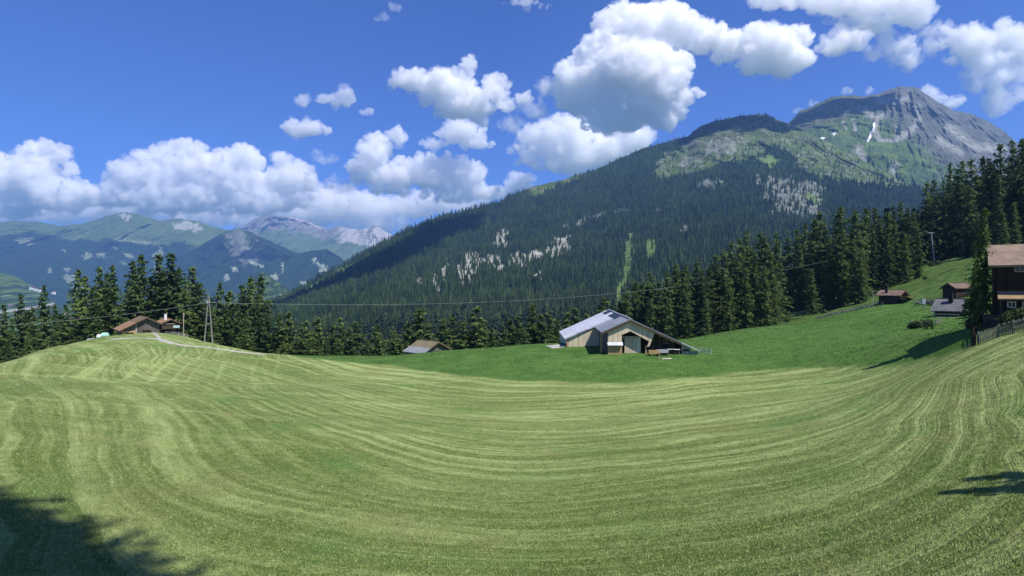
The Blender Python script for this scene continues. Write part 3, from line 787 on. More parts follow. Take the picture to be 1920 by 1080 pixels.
def plant(pr, loc, H, label, group, w=1.0):
    o = empty(pr["name"], loc, R.random() * 6.28)
    k = H / pr["H"]; o.scale = (k * w, k * w, k)
    for part in ("trunk", "crown"):
        c = bpy.data.objects.new(part, pr[part]); COL.objects.link(c); c.parent = o
    tag(o, label, "tree", group)
    TREES.append((loc[0], loc[1]))
    return o
def by_top(px, top, Y, pr, label, group, w=1.0, base=None):
    x = (px - 960) / F * Y
    z = g1(x, Y) - 0.3
    zt = (540 - top) / F * Y
    return plant(pr, (x, Y, z), max(3, zt - z), label, group, w)
ORD = "first second third fourth fifth sixth seventh eighth ninth tenth eleventh twelfth thirteenth fourteenth fifteenth sixteenth seventeenth eighteenth nineteenth twentieth".split()
ORD += ["twenty-" + q for q in ORD[:9]] + ["thirtieth"] + ["thirty-" + q for q in ORD[:9]] + ["fortieth"] + ["forty-" + q for q in ORD[:9]] + ["fiftieth"] + ["fifty-" + q for q in ORD[:9]] + ["sixtieth"] + ["sixty-" + q for q in ORD[:9]]
def stand(rows, protos, what, where, group, width=1.0):
    """rows: (px, top py, depth); labelled from left to right"""
    hs = []
    for i, (px, top, Y) in enumerate(sorted(rows)):
        hgt = "tall" if top < np.mean([q[1] for q in rows]) - 8 else ("short" if top > np.mean([q[1] for q in rows]) + 18 else "middling")
        pr = protos[R.randrange(len(protos))]
        by_top(px, top, Y, pr, f"{hgt} {what}, {ORD[i]} from left in {where}", group, width * R.uniform(.88, 1.12))

stand([(-14,590,150),(6,572,165),(22,598,150),(40,553,170),(62,578,150),(82,537,160),(102,572,175),(122,572,165),(18,630,128),(52,625,130),(98,620,135),(-30,560,165)],
      SP, "dark spruce", "the clump at the left edge", "spruces at the left edge", 1.15)
stand([(147,508,175),(160,520,165),(186,503,170),(176,540,160),(210,500,168),(200,512,182)], SP, "dark spruce", "the clump left of the chalets", "spruces left of the chalets", 1.25)
stand([(247,492,185),(264,481,180),(254,515,175),(281,520,185),(300,478,182),(308,512,178),(326,476,180),(336,505,186),(345,528,176),(366,502,190),(378,530,180)],
      SP, "dark spruce", "the row behind the two chalets", "spruces behind the chalets", 1.3)
stand([(392,560,178),(412,532,185),(402,585,165),(428,558,175),(436,548,190),(452,536,185),(447,570,170),(470,522,185),(490,520,190),(482,556,172),(462,585,160),(500,575,170)],
      [SP[0], SP[1], LA[0], LA[3]], "conifer", "the hazy wood right of the wooden pylon", "conifers right of the pylon", 1.25)
stand([(520,592,165),(545,586,170),(560,615,160),(576,604,165),(600,598,172),(590,625,158),(622,612,160),(641,598,170),(655,618,162),(668,606,168),(612,635,155),(635,640,155),(690,640,158)],
      LA + [SP[1]], "larch", "the wood beyond the meadow saddle", "larches beyond the saddle", 1.75)
stand([(712,636,158),(735,622,165),(750,636,152),(768,604,165),(786,580,168),(800,610,160),(822,600,172),(843,618,158),(852,596,170),(870,606,162),(887,578,165),(905,598,160),(925,618,155),(716,612,185),(840,640,150)],
      LA, "larch", "the row behind the lone hut", "larches behind the grey roofed hut", 1.8)
stand([(945,612,155),(960,600,165),(975,594,168),(985,610,152),(1001,571,160),(1018,590,155),(1031,588,170),(1048,600,165),(1062,588,172),(1080,578,180),(1100,590,190),(1128,560,200),(1150,575,195)],
      [SP[0], SP[3], LA[0], LA[2]], "green conifer", "the row beside the big barn", "conifers around the barn", 1.7)
stand([(1178,545,200),(1192,528,205),(1206,540,195),(1218,512,208),(1236,528,190),(1250,512,200),(1264,496,210),(1278,520,185),(1290,500,200),(1303,492,205),(1318,512,190),(1330,500,195),(1256,560,175),(1290,560,172),(1325,560,170),(1225,560,178),(1342,478,200)],
      COLM, "dense conifer", "the wood right of the barn", "conifers right of the barn", 1.15)
stand([(1358,470,198),(1372,455,205),(1382,490,188),(1390,450,200),(1402,436,205),(1412,470,186),(1424,438,200),(1438,445,192),(1446,470,184),(1453,440,205),(1365,520,178),(1398,505,178),(1430,500,178),(1448,520,180)],
      COLM, "dense conifer", "the block left of the grassy gap", "conifers left of the grassy gap", 1.1)
stand([(1476,446,235),(1490,432,235),(1505,420,240),(1500,470,225),(1521,412,232),(1524,505,192),(1538,398,225),(1550,420,235),(1556,450,205),(1570,400,222),(1583,388,215),(1578,430,202),(1595,408,210),(1608,395,205),(1618,392,215),(1604,450,196),(1615,470,192)],
      COLM + [SP[2]], "dense conifer", "the stand right of the grassy gap", "conifers right of the grassy gap", 1.1)
stand([(1632,398,222),(1645,390,225),(1652,415,215),(1663,398,222),(1676,385,225),(1682,420,212),(1692,380,225),(1705,392,222),(1716,400,215),(1722,430,208),(1640,440,210),(1665,440,208),(1700,440,206)],
      COLM + [SP[2]], "dense conifer", "the stand above the small brown chalet", "conifers above the brown chalet", 1.0)
stand([(1738,342,285),(1750,338,295),(1757,365,270),(1768,340,290),(1780,308,285),(1790,330,270),(1800,318,265),(1810,302,275),(1822,298,270),(1815,350,235),(1832,330,240),(1842,296,262),(1850,300,250),(1836,400,215),(1858,308,240),(1868,330,225),(1876,272,245),(1888,320,215),(1896,266,235),(1906,300,210),(1912,262,235),(1926,262,230),(1940,250,225),(1960,255,220),(1820,400,250),(1875,370,190),(1905,380,180),(1885,410,170)],
      COLM + [SP[0], SP[1], SP[2]], "dark spruce", "the tall wood behind the dark house", "spruces on the steep slope", 1.05)
by_top(1842, 392, 62, SP[2], "dark spruce standing tight against the left side of the dark house", None, .95)
by_top(1828, 505, 68, SP[3], "low spreading spruce left of the dark house, beside the taller one", None, 1.25)
# young firs by the grey hut
for px, py, top, w_, lb in [(1733,607,594,.9,"tiny dark fir, left of two young firs by the fence"),(1738,604,588,.9,"tiny dark fir, right of two young firs by the fence"),(1748,603,585,1.2,"young bushy fir at the left corner of the slate grey hut")]:
    Y = 90; x = (px - 960) / F * Y; z = g1(x, Y)
    plant(SP[2], (x, Y, z - 0.05), max(0.9, (py - top) / F * Y), lb, "young firs by the grey hut", w_ * 1.4)
# trees outside the frame whose shadows fall into it
def behind(px, py, dist, h, pr, label, w=1.0):
    t = pick(px, py)       # where the shadow's tip falls
    d = Vector((SUND.x, SUND.y, 0)).normalized()
    # walk up sun until a tree of height h has its top on the ray
    best = None
    for k in np.linspace(4, 60, 300):
        q = t + d * k; zr = t.z + k * math.tan(SUN_EL)
        if zr - g1(q.x, q.y) >= h: best = (q.x, q.y, g1(q.x, q.y)); break
    if best: plant(pr, best, h, label, None, w)

# ------------------------------------------------------------------ the forest on the mountain
def low_conifer(seed, tiers=4, sides=7):
    r = np.random.default_rng(seed); V = []; Fc = []
    for k in range(tiers):
        z0 = 0.08 + 0.86 * k / tiers; z1 = min(1.0, z0 + 1.25 / tiers + 0.05)
        rad = 0.155 * (1 - k / (tiers + .4)) ** .8
        b = len(V); V.append((r.normal(0, .008), r.normal(0, .008), z1))
        for i in range(sides * 2):
            a = math.pi * i / sides + k; q = rad * (r.uniform(.85, 1.25) if i % 2 == 0 else r.uniform(.45, .7))
            V.append((q * math.cos(a), q * math.sin(a), z0 + (r.uniform(-.03, .02) if i % 2 == 0 else .05)))
        for i in range(sides * 2): Fc.append((b, b + 1 + i, b + 1 + (i + 1) % (sides * 2)))
    return np.array(V), np.array(Fc)
LOWP = [low_conifer(s) for s in (1, 2, 3, 4, 5)]
def mid_conifer(seed, n=220):
    r = np.random.default_rng(seed); T = []
    for i in range(n):
        t = 1 - r.random() ** .62; t = 0.05 + t * .93
        a = r.random() * 6.28; q = 0.15 * (1 - t) ** .75 * r.uniform(.45, 1.15) + .008
        c = np.array([q * math.cos(a), q * math.sin(a), t])
        d = np.array([math.cos(a) + r.normal(0, .4), math.sin(a) + r.normal(0, .4), r.normal(-.7, .4)]); d /= np.linalg.norm(d)
        n_ = np.cross(d, r.normal(0, 1, 3)); n_ /= np.linalg.norm(n_)
        s = .042 * r.uniform(.7, 1.3)
        T += [c - d * s - n_ * s * .8, c - d * s + n_ * s * .8, c + d * s * 1.1]
    T = np.array(T + [np.array([-.02, 0, .93]), np.array([.02, 0, .93]), np.array([0, 0, 1.0])])
    return T, np.arange(len(T)).reshape(-1, 3)
MIDP = [mid_conifer(s) for s in (31, 32, 33, 34)]
m_forest, nt, b = mat_new("forest needles"); N = NT(nt)
ft = N.attr("tint").outputs["Fac"]
N.l(N.mix(ft, (0.013, 0.030, 0.011), (0.072, 0.116, 0.030)), b.inputs["Base Color"])
b.inputs["Roughness"].default_value = 0.8; b.inputs["Specular IOR Level"].default_value = 0.1
def forest(name, pts, H, protos, label, seed, wide=1.0):
    r = np.random.default_rng(seed)
    which = r.integers(0, len(protos), len(pts)); VV = []; FF = []; TT = []; off = 0
    for k, (v, f) in enumerate(protos):
        i = np.nonzero(which == k)[0]
        if not len(i): continue
        a = r.random(len(i)) * 6.28; h = H[i]
        ca, sa = np.cos(a), np.sin(a); w = h * wide * r.uniform(.85, 1.2, len(i))
        X = (v[None, :, 0] * ca[:, None] - v[None, :, 1] * sa[:, None]) * w[:, None] + pts[i, 0][:, None]
        Y = (v[None, :, 0] * sa[:, None] + v[None, :, 1] * ca[:, None]) * w[:, None] + pts[i, 1][:, None]
        Z = v[None, :, 2] * h[:, None] + pts[i, 2][:, None]
        VV.append(np.stack([X, Y, Z], -1).reshape(-1, 3))
        FF.append((f[None] + (np.arange(len(i)) * len(v))[:, None, None]).reshape(-1, 3) + off); off += len(i) * len(v)
        TT.append(np.repeat(np.clip(r.normal(.34, .2, len(i)) + fbm2(pts[i, 0] / 140, pts[i, 1] / 140, 3, 8) * .5, 0, 1), len(v)))
    me = big_mesh(name, np.concatenate(VV), np.concatenate(FF), smooth=False)
    set_f(me, "tint", np.concatenate(TT))
    o = link_mesh(name, me, m_forest); tag(o, label, kind="stuff"); return o
def scatter(M, px0, px1, n, seed, keep):
    """points spread over a mountain sheet evenly by its area as the valley sees it"""
    r = np.random.default_rng(seed)
    nr, nc = M["px"].shape
    i = r.random(n) * (nr - 6) + 4; j = r.random(n) * (nc - 1)
    i0 = i.astype(int); j0 = j.astype(int); fi = i - i0; fj = j - j0
    def s(A): return (A[i0, j0] * (1 - fi) + A[i0 + 1, j0] * fi) * (1 - fj) + (A[i0, j0 + 1] * (1 - fi) + A[i0 + 1, j0 + 1] * fi) * fj
    X, Y, Z, px, py = s(M["X"]), s(M["Y"]), s(M["Z"]), s(M["px"]), s(M["py"])
    k = keep(px, py, X, Y, Z, i0, j0) * np.ones(n)
    ok = r.random(n) < k
    return np.stack([X, Y, Z], -1)[ok], px[ok], py[ok]
def keepA(px, py, X, Y, Z, i0, j0):
    rk = colA.rock[i0, j0]; al = colA.alp[i0, j0]
    n = fbm2(X / 60, Y / 60, 3, 77)
    k = np.where(rk > .3, np.where(py > 430, .16, .26), 1.0) * np.where(al > .4, np.where(py < 345, .10, 0.03), 1.0)
    k = k * sstep(-0.42, -0.30, fbm2(px / 22, py / 12, 4, 78) + (py > 480) * .25)
    return k * ((px > 290) & (px < 1990))
pA, pxA, pyA = scatter(MA_, 300, 2000, 64000, 5, keepA)
farm = pA[:, 1] > 900
hA = np.clip(rng.normal(21, 4.5, len(pA)), 9, 34) * np.where(pyA < 330, .75, 1)
forest("forest", pA[farm] - [0, 0, 1.0], hA[farm], LOWP, "dark conifer forest covering the mountainside", 3, 1.15)
nearp = ~farm & (rng.random(len(pA)) < .62)
forest("valley_forest", pA[nearp] - [0, 0, 1.0], hA[nearp] * 1.05, MIDP, "nearer conifer forest in the valley below the meadow", 4, 1.25)
def keepB(px, py, X, Y, Z, i0, j0):
    n = fbm2(X / 70, Z / 50, 3, 79); return np.clip((py - 315) / 60, 0, 1) * (n > -0.15) * (px < 1960)
pB, pxB, pyB = scatter(MB_, 1380, 2060, 9000, 6, keepB)
forest("forest", pB - [0, 0, 1.0], np.clip(rng.normal(17, 4, len(pB)), 8, 26), LOWP, "scattered dark conifers below the rocky peak", 8, 1.15)
# wood on the ground sheet beyond the crest, behind the single trees
bp = []
while len(bp) < 900:
    px = R.uniform(-250, 2150); Y = R.uniform(190, 430)
    x = (px - 960) / F * Y
    if 1300 < px < 1900 and Y < np.interp(px, [1300, 1450, 1470, 1620, 1730, 1760, 1900], [215, 240, 262, 250, 250, 330, 280]): continue
    if 1730 < px < 1840 and Y < 300: continue
    bp.append((x, Y))
bp = np.array(bp); bz = gz(bp[:, 0], bp[:, 1]) - 0.5
hb_ = np.clip(rng.normal(20, 4, len(bp)), 10, 29) * np.where((bp[:, 0] / bp[:, 1] * F + 960 > 480) & (bp[:, 0] / bp[:, 1] * F + 960 < 1100), .8, 1)
forest("valley_forest", np.column_stack([bp, bz]), hb_, MIDP, "wood of conifers behind the single trees round the meadow", 9, 1.2)

# ------------------------------------------------------------------ buildings
m_bl = wood("sun bleached boards", (0.42, 0.34, 0.235), (0.76, 0.65, 0.47), 0.28)
m_warm = wood("fresh larch boards", (0.30, 0.19, 0.085), (0.55, 0.37, 0.18), 0.26)
m_grey = wood("grey weathered boards", (0.065, 0.058, 0.052), (0.17, 0.155, 0.135), 0.24)
m_wingshade = wood("old boards with patchy shade", (0.05, 0.045, 0.038), (0.30, 0.25, 0.17), 0.5)  # overhang shade and lit patches put into the wing wall's board colours
m_dark = wood("old dark boards", (0.014, 0.010, 0.008), (0.040, 0.028, 0.021), 0.22)
m_log = wood("dark log wall", (0.018, 0.013, 0.010), (0.055, 0.038, 0.028), 0.24, axis='Z')
m_black = plain("black timber", (0.020, 0.016, 0.013), 0.8, 0.4, 3)
m_beam = plain("beam timber", (0.07, 0.05, 0.035), 0.8, 0.3, 4)
m_tile = tiled("red brown tiles", (0.11, 0.078, 0.058), (0.21, 0.15, 0.11), 0.35)
m_tile2 = tiled("old tiles with an orange patch", (0.14, 0.105, 0.065), (0.22, 0.165, 0.10), 0.35, patch=(0, -2.5, (0.27, 0.155, 0.09), (0.36, 0.215, 0.13)))
m_tile3 = tiled("orange tiles", (0.24, 0.14, 0.085), (0.36, 0.22, 0.135), 0.35)
m_ochre = tiled("pale ochre tiles", (0.27, 0.18, 0.10), (0.40, 0.27, 0.16), 0.35)  # ochre tile tone for the lean-to and porch roofs
m_slate = tiled("grey shingles", (0.10, 0.105, 0.11), (0.19, 0.19, 0.19), 0.3)
m_moss = tiled("shingles with moss", (0.16, 0.135, 0.085), (0.24, 0.20, 0.11), 0.3, patch=(0, -2.1, (0.20, 0.21, 0.22), (0.30, 0.31, 0.32)))
m_frame = plain("pale painted timber", (0.42, 0.37, 0.28), 0.7, 0.15)
m_white = plain("white paint", (0.75, 0.76, 0.76), 0.6, 0.08)
m_conc = plain("concrete", (0.34, 0.33, 0.30), 0.9, 0.2, 1.2)
m_stone = plain("rubble stone", (0.17, 0.165, 0.155), 0.95, 0.5, 3.5)
m_dstone = plain('dark house stone', (0.055, 0.052, 0.048), 0.95, 0.5, 2.5)  # darker stone tone for the farmhouse plinth and annex
m_glass, nt, b = mat_new("window glass"); b.inputs["Base Color"].default_value = (0.02, 0.025, 0.03, 1); b.inputs["Roughness"].default_value = 0.08; b.inputs["Specular IOR Level"].default_value = 0.5
m_steel = plain("galvanised steel", (0.42, 0.44, 0.44), 0.45, 0.15, 2, metal=0.3)
m_pole = plain("grey pole timber", (0.22, 0.21, 0.18), 0.85, 0.25, 3)
m_wire = plain("aluminium wire", (0.26, 0.30, 0.28), 0.5, 0.05)
m_wood = plain("fence timber", (0.19, 0.18, 0.15), 0.9, 0.35, 4)
def sheet(name, c1, c2, pitch=0.9):
    m, nt, b = mat_new(name); N = NT(nt)
    p = N.n("ShaderNodeTexCoord").outputs["Object"]; x, y, z = N.sep(p)
    seam = N.math('LESS_THAN', N.math('FRACT', N.math('DIVIDE', y, pitch)), 0.1)
    lap = N.math('LESS_THAN', N.math('FRACT', N.math('DIVIDE', x, 2.4)), 0.035)
    f = N.noise(N.vmath('MULTIPLY', p, (0.5, 1.6, 1)), 0.8, 5, 0.65)
    wv = N.n("ShaderNodeTexWhiteNoise", noise_dimensions='2D')
    N.l(N.comb(N.math('FLOOR', N.math('DIVIDE', y, pitch)), N.math('FLOOR', N.math('DIVIDE', x, 2.4)), 0.0), wv.inputs["Vector"])
    g = N.math('ADD', N.math('MULTIPLY', f, 0.7), N.math('MULTIPLY', wv.outputs[0], 0.35))
    c = N.mix(N.ramp(g, 0.25, 0.8), c1, c2)
    c = N.mix(N.math('MULTIPLY', N.math('MAXIMUM', seam, lap), 0.55), c, tuple(v * 0.45 for v in c1))
    N.l(c, b.inputs["Base Color"]); b.inputs["Roughness"].default_value = 0.5; b.inputs["Specular IOR Level"].default_value = 0.35
    N.bump(seam, 0.4, 0.04, b); return m
m_tin = sheet("pale sheet metal roof", (0.42, 0.44, 0.48), (0.62, 0.64, 0.68))
m_tin2 = sheet("dull sheet metal roof", (0.19, 0.205, 0.225), (0.29, 0.305, 0.33))

def window(parent, x, y, z, w, h, face='y', frame=m_frame, d=0.06, bars=True):
    f = MB(); t = 0.07
    def bx(a0, a1, z0, z1, n0, n1, mb):
        if face == 'y': mb.box(a0, a1, n0, n1, z0, z1)
        else: mb.box(n0, n1, a0, a1, z0, z1)
    c = x if face == 'y' else y; n = y if face == 'y' else x
    s = -1
    bx(c - w / 2 - t, c + w / 2 + t, z + h / 2, z + h / 2 + t, n - d, n, f); bx(c - w / 2 - t, c + w / 2 + t, z - h / 2 - t, z - h / 2, n - d, n, f)
    bx(c - w / 2 - t, c - w / 2, z - h / 2, z + h / 2, n - d, n, f); bx(c + w / 2, c + w / 2 + t, z - h / 2, z + h / 2, n - d, n, f)
    if bars: bx(c - .025, c + .025, z - h / 2, z + h / 2, n - d * .8, n - .01, f)
    o = f.build("window", frame, parent)
    g = MB(); bx(c - w / 2, c + w / 2, z - h / 2, z + h / 2, n - d * .5, n - .012, g); g.build("pane", m_glass, o)
    return o

def house(name, label, cat, apex, Y, rz, wl, wr, dl, dr, l, base, wall, roof, group=None, over=0.5, ov_end=0.6, th=0.16, lower=None, lower_h=1.0):
    """gable end at local -Y; the ridge runs back along local +Y; drops dl, dr and base are measured down from the ridge"""
    ax, az = P(apex[0], apex[1], Y)
    o = empty(name, (ax, Y, az - base), math.radians(rz)); H = base
    zl, zr = H - dl, H - dr
    w = MB(); t = 0.14
    wlx, wrx = wl - over, wr - over
    zlw = H - dl * wlx / wl; zrw = H - dr * wrx / wr
    pts = [(-wlx, 0), (wrx, 0), (wrx, zrw - th), (0, H - th), (-wlx, zlw - th)]
    y0 = ov_end
    w.prism(pts, y0, y0 + t); w.prism(pts, l - ov_end - t, l - ov_end)
    w.box(-wlx, -wlx + t, y0 + t, l - ov_end - t, 0, zlw - th); w.box(wrx - t, wrx, y0 + t, l - ov_end - t, 0, zrw - th)
    w.build("wall", wall, o)
    if lower:
        q = MB(); q.box(-wlx - .05, wrx + .05, y0 - .06, l - ov_end + .06, -0.6, lower_h); q.build("plinth", lower, o)
    r = MB()
    r.prism([(0, H), (-wl, zl), (-wl, zl - th), (0, H - th)], 0, l)
    r.prism([(0, H), (0, H - th), (wr, zr - th), (wr, zr)], 0, l)
    r.build("roof", roof, o)
    rc = MB(); rc.beam((0, -.01, H + .02), (0, l + .01, H + .02), .22, .1); rc.build("ridge_cap", roof, o)
    bg = MB()
    bg.prism([(0, H - th - .002), (-wl, zl - th - .002), (-wl, zl - th - .16), (0, H - th - .18)], .02, .10); bg.prism([(0, H - th - .002), (0, H - th - .18), (wr, zr - th - .16), (wr, zr - th - .002)], .02, .10)
    for k in range(1, 5):
        for sx, ex, zz in ((-1, wl, zl), (1, wr, zr)):
            xx = sx * ex * k / 5.0 if False else sx * ex * .94
    bg.build("bargeboard", m_beam, o)
    o["label"] = label; o["category"] = cat
    if group: o["group"] = group
    return o, dict(H=H, zl=zlw, zr=zrw, wl=wlx, wr=wrx, y0=y0, l=l)

# ---- left chalet (wide barn chalet) and its neighbour
G = "old wooden houses round the meadow"
h, d = house("chalet", "wide old wooden chalet on the left knoll, half grey, half orange tiled roof", "chalet", (276, 594.5), 150, 40, 5.9, 3.5, 3.1, 1.9, 10.5, 5.2, m_grey, m_tile2, G, over=.7, ov_end=.9)
q = MB().box(-d['wl'] - .02, -2.3, d['y0'] - .07, d['y0'] - .01, 0.6, 1.9); q.build("board_panel", m_warm, h)
q = MB().box(-4.4, -2.6, d['y0'] - .12, d['y0'] - .075, 1.0, 1.5); q.build("hatch", m_black, h)
q = MB().box(-2.32, -2.1, d['y0'] - .1, d['y0'] - .01, 0, 3.6); q.build("corner_post", m_frame, h)
q = MB().box(-4.9, -3.4, d['y0'] - 1.0, d['y0'] - .2, .0, .7); q.build("bench", m_conc, h)
q = MB().box(-.9, 1.0, d['y0'] - .09, d['y0'] - .01, 0.0, 2.0); q.build("barn_door", m_dark, h)
window(h, 0.2, d['y0'], 3.3, .8, .5)
h2, d = house("chalet", "small dark chalet with white chimney, right of the wider one on the knoll", "chalet", (321, 598), 159, 40, 2.9, 2.5, 1.25, 1.15, 8.5, 4.3, m_log, m_tile3, G, over=.5, ov_end=.9, lower=m_stone, lower_h=.9)
ch = MB().box(-1.0, -.45, 3.0, 3.6, 3.6, 5.5); co = ch.build("chimney", m_white, h2); MB().box(-1.08, -.37, 2.92, 3.68, 5.5, 5.6).build("chimney_cap", m_conc, co)
b_ = MB(); b_.box(-2.2, 2.0, -.25, .75, 1.75, 1.88)
b_.box(-2.2, 2.0, -.25, -.18, 1.88, 2.6); b_.build("balcony", m_beam, h2)
MB().box(.4, 1.9, -.34, -.26, 1.95, 2.6).build("hanging_cloth", plain("pale teal cloth", (0.42, 0.58, 0.55), .9, .1), h2)
window(h2, -.9, d['y0'], 2.6, .5, .6); window(h2, .8, d['y0'], 1.2, .5, .5)
MB().beam((-1.6, .4, 3.0), (1.5, .4, 3.0), .14).build("tie_beam", m_frame, h2)

# ---- hut below the crest
h, d = house("hut", "lone low wooden hut with a mossy grey roof sunk behind the meadow crest", "hut", (823, 640.5), 121, 45, 3.9, 3.2, 2.15, 1.6, 6.9, 5.6, m_grey, m_moss, G, over=.45, ov_end=.55)
MB().box(-.5, .5, d['y0'] - .05, d['y0'] - .01, 1.2, 3.0).build("door", m_dark, h)

# ---- huts on the right slope
h, d = house("chalet", "small dark brown chalet with an orange lean-to roof on the right slope", "chalet", (1698, 543.5), 150, 40, 3.6, 3.6, 1.35, 1.35, 5.6, 4.3, m_log, m_tile, G, over=.4, ov_end=.7, lower=m_stone, lower_h=.5)
r = MB().prism([(-3.4, 2.75), (-3.4, 2.62), (2.9, 1.75), (2.9, 1.88)], -1.6, .5); r.build("lean_to_roof", m_ochre, h)
q = MB()
for xx in (-2.9, 2.6): q.beam((xx, -1.4, 0), (xx, -1.4, 1.8), .14)
q.build("post", m_beam, h)
MB().box(-1.6, .6, -.9, .5, 0, .9).build("log_stack", plain("blue grey tarpaulin", (0.10, 0.115, 0.16), .7, .3), h)
MB().box(1.2, 2.2, -1.2, -.3, 0, 1.1).build("crate", plain("yellow green plastic", (0.35, 0.38, 0.12), .6, .2), h)
MB().box(-2.3, -1.8, 3.3, 3.8, 3.2, 5.0).build("chimney", m_black, h)
h, d = house("hut", "little log hut with red brown roof, uphill above the slate grey hut", "hut", (1776, 530), 130, -78, 1.9, 1.9, 1.15, 1.15, 5.0, 4.0, m_log, m_tile, G, over=.35, ov_end=.5)
window(h, d['wr'] + .0, 2.6, 1.6, .5, .5, face='x')
h, d = house("hut", "slate grey shingle roofed hut with wide front eave, below the little log hut", "hut", (1812, 560), 100, 40, 2.9, 2.7, 2.0, 1.6, 4.3, 3.3, m_dark, m_slate, G, over=.45, ov_end=.5, lower=m_stone, lower_h=.35)
MB().box(-1.2, -.6, 1.6, 2.2, 2.7, 4.2).build("chimney", m_black, h)
MB().prism([(-1.9, 1.55), (-1.9, 1.45), (2.0, 1.45), (2.0, 1.55)], -.9, .48).build("lean_to_roof", m_slate, h)
q = MB(); q.beam((-3.0, .3, .75), (-3.0, 4.1, .75), .1, .14); q.beam((-3.0, .3, .35), (-3.0, 4.1, .35), .1, .1); q.build("rail", m_frame, h)

# ---- the big dark house at the right edge
hx, hz = P(1857, 605, 60)
H0 = empty("farmhouse", (hx, 60, hz - .3), math.radians(-37)); H0.scale = (1.2, 1.2, 1.2); H0["label"] = "big dark timber farmhouse with pale red roof cut by the right frame edge"; H0["category"] = "house"; H0["group"] = G
W = 9.0; D_ = 7.0; ze = 5.05; zr = 6.7
w = MB(); w.box(.25, W, 0, .2, .9, ze); w.box(.25, .45, .2, D_, .9, ze); w.box(W - .2, W, .2, D_, .9, ze); w.box(.45, W - .2, D_ - .2, D_, .9, ze)
w.add([(.25, 0, ze), (.25, D_, ze), (.25, D_ / 2, zr - .3), (.44, 0, ze), (.44, D_, ze), (.44, D_ / 2, zr - .3)], [(0, 2, 1), (3, 4, 5), (0, 3, 5, 2), (1, 2, 5, 4)])
w.build("wall", m_dark, H0)
MB().box(.2, W + .05, -.06, D_ + .06, -1.2, .9).build("plinth", m_dstone, H0)
r = MB()
for s_, y_a, y_b in ((1, -.7, D_ / 2), (-1, D_ + .7, D_ / 2)):
    r.add([(-.15, y_a, ze - .12), (W + .8, y_a, ze - .12), (W + .8, y_b, zr + .1), (-.15, y_b, zr + .1), (-.15, y_a, ze - .28), (W + .8, y_a, ze - .28), (W + .8, y_b, zr - .08), (-.15, y_b, zr - .08)],
          [(0, 1, 2, 3), (4, 7, 6, 5), (0, 4, 5, 1), (3, 2, 6, 7), (0, 3, 7, 4), (1, 5, 6, 2)])
r.build("roof", tiled("faded pink tiles", (0.17, 0.125, 0.095), (0.29, 0.215, 0.16), .35), H0)
a = MB().add([(.45, -1.25, 2.25), (W, -1.25, 2.25), (W, -.01, 2.85), (.45, -.01, 2.85), (.45, -1.25, 2.13), (W, -1.25, 2.13), (W, -.01, 2.73), (.45, -.01, 2.73)],
             [(0, 1, 2, 3), (4, 7, 6, 5), (0, 4, 5, 1), (3, 2, 6, 7), (0, 3, 7, 4), (1, 5, 6, 2)]); a.build("porch_roof", m_ochre, H0)
window(H0, 1.85, 0, 4.62, .5, .34); window(H0, 3.1, 0, 3.75, .5, .9)
window(H0, 1.35, 0, 1.75, .42, .36, frame=m_white); window(H0, 2.3, 0, 1.75, .46, .36, frame=m_white)
MB().box(-.45, .9, -.7, -.05, -.8, .95).build("stone_annex", m_dstone, H0)
p = MB()
p.beam((.62, -1.1, .0), (.62, -1.1, 2.2), .12); p.build("post", m_beam, H0)

# ---- the big barn in the middle
bx, by, bz_ = 18.0, 92.0, -10.6
B = empty("barn", (bx, by, bz_)); B["label"] = "big barn of pale boards with a wide sheet metal roof in the green meadow"; B["category"] = "barn"; B["group"] = "farm buildings in the meadow"
def q_(px, py, Y): x, z = P(px, py, Y); return (x - bx, z - bz_)
Yf = 91.0 - by
A1, C1, D1 = q_(1140, 619, 91), q_(1182, 599.5, 91), q_(1229, 620.5, 91)
E1, G1, H1, I1, J1 = q_(1214.5, 650, 91), q_(1217, 640, 91), q_(1182, 621, 91), q_(1166, 628, 91), q_(1166, 668, 91)
wl_ = MB()
# gable wall in convex pieces round the porch opening
wl_.prism([(A1[0], q_(0, 644, 91)[1]), (A1[0], A1[1]), (I1[0], q_(1166, 607, 91)[1]), (I1[0], q_(0, 644, 91)[1])], Yf, Yf + .15)
wl_.prism([(I1[0] + .002, I1[1]), (I1[0] + .002, q_(1166, 607, 91)[1]), C1, H1], Yf, Yf + .15)
wl_.prism([(H1[0] + .002, H1[1]), (C1[0] + .002, C1[1]), D1, (G1[0], G1[1])], Yf, Yf + .15)
wl_.prism([(G1[0], G1[1] + .0), (D1[0] + .0, D1[1] - .002), (E1[0] + .25, E1[1]), (E1[0] - .1, E1[1])], Yf + .002, Yf + .15)
gw = wl_.build("gable_wall", m_bl, B); gw["label"] = "pale board gable hanging over the porch"
lo = MB().box(A1[0], I1[0], Yf - .02, Yf + .13, -.6, q_(0, 645.5, 91)[1]); lo.build("lower_wall", m_warm, B)
MB().add([(A1[0] - .1, Yf - .45, q_(0, 647, 90.6)[1]), (I1[0] + .1, Yf - .45, q_(0, 647, 90.6)[1]), (I1[0] + .1, Yf - .03, q_(0, 641.5, 91)[1]), (A1[0] - .1, Yf - .03, q_(0, 641.5, 91)[1]),
          (A1[0] - .1, Yf - .45, q_(0, 648, 90.6)[1]), (I1[0] + .1, Yf - .45, q_(0, 648, 90.6)[1]), (I1[0] + .1, Yf - .03, q_(0, 643, 91)[1]), (A1[0] - .1, Yf - .03, q_(0, 643, 91)[1])],
         [(0, 1, 2, 3), (4, 7, 6, 5), (0, 4, 5, 1), (3, 2, 6, 7), (0, 3, 7, 4), (1, 5, 6, 2)]).build("canopy", m_tin, B)
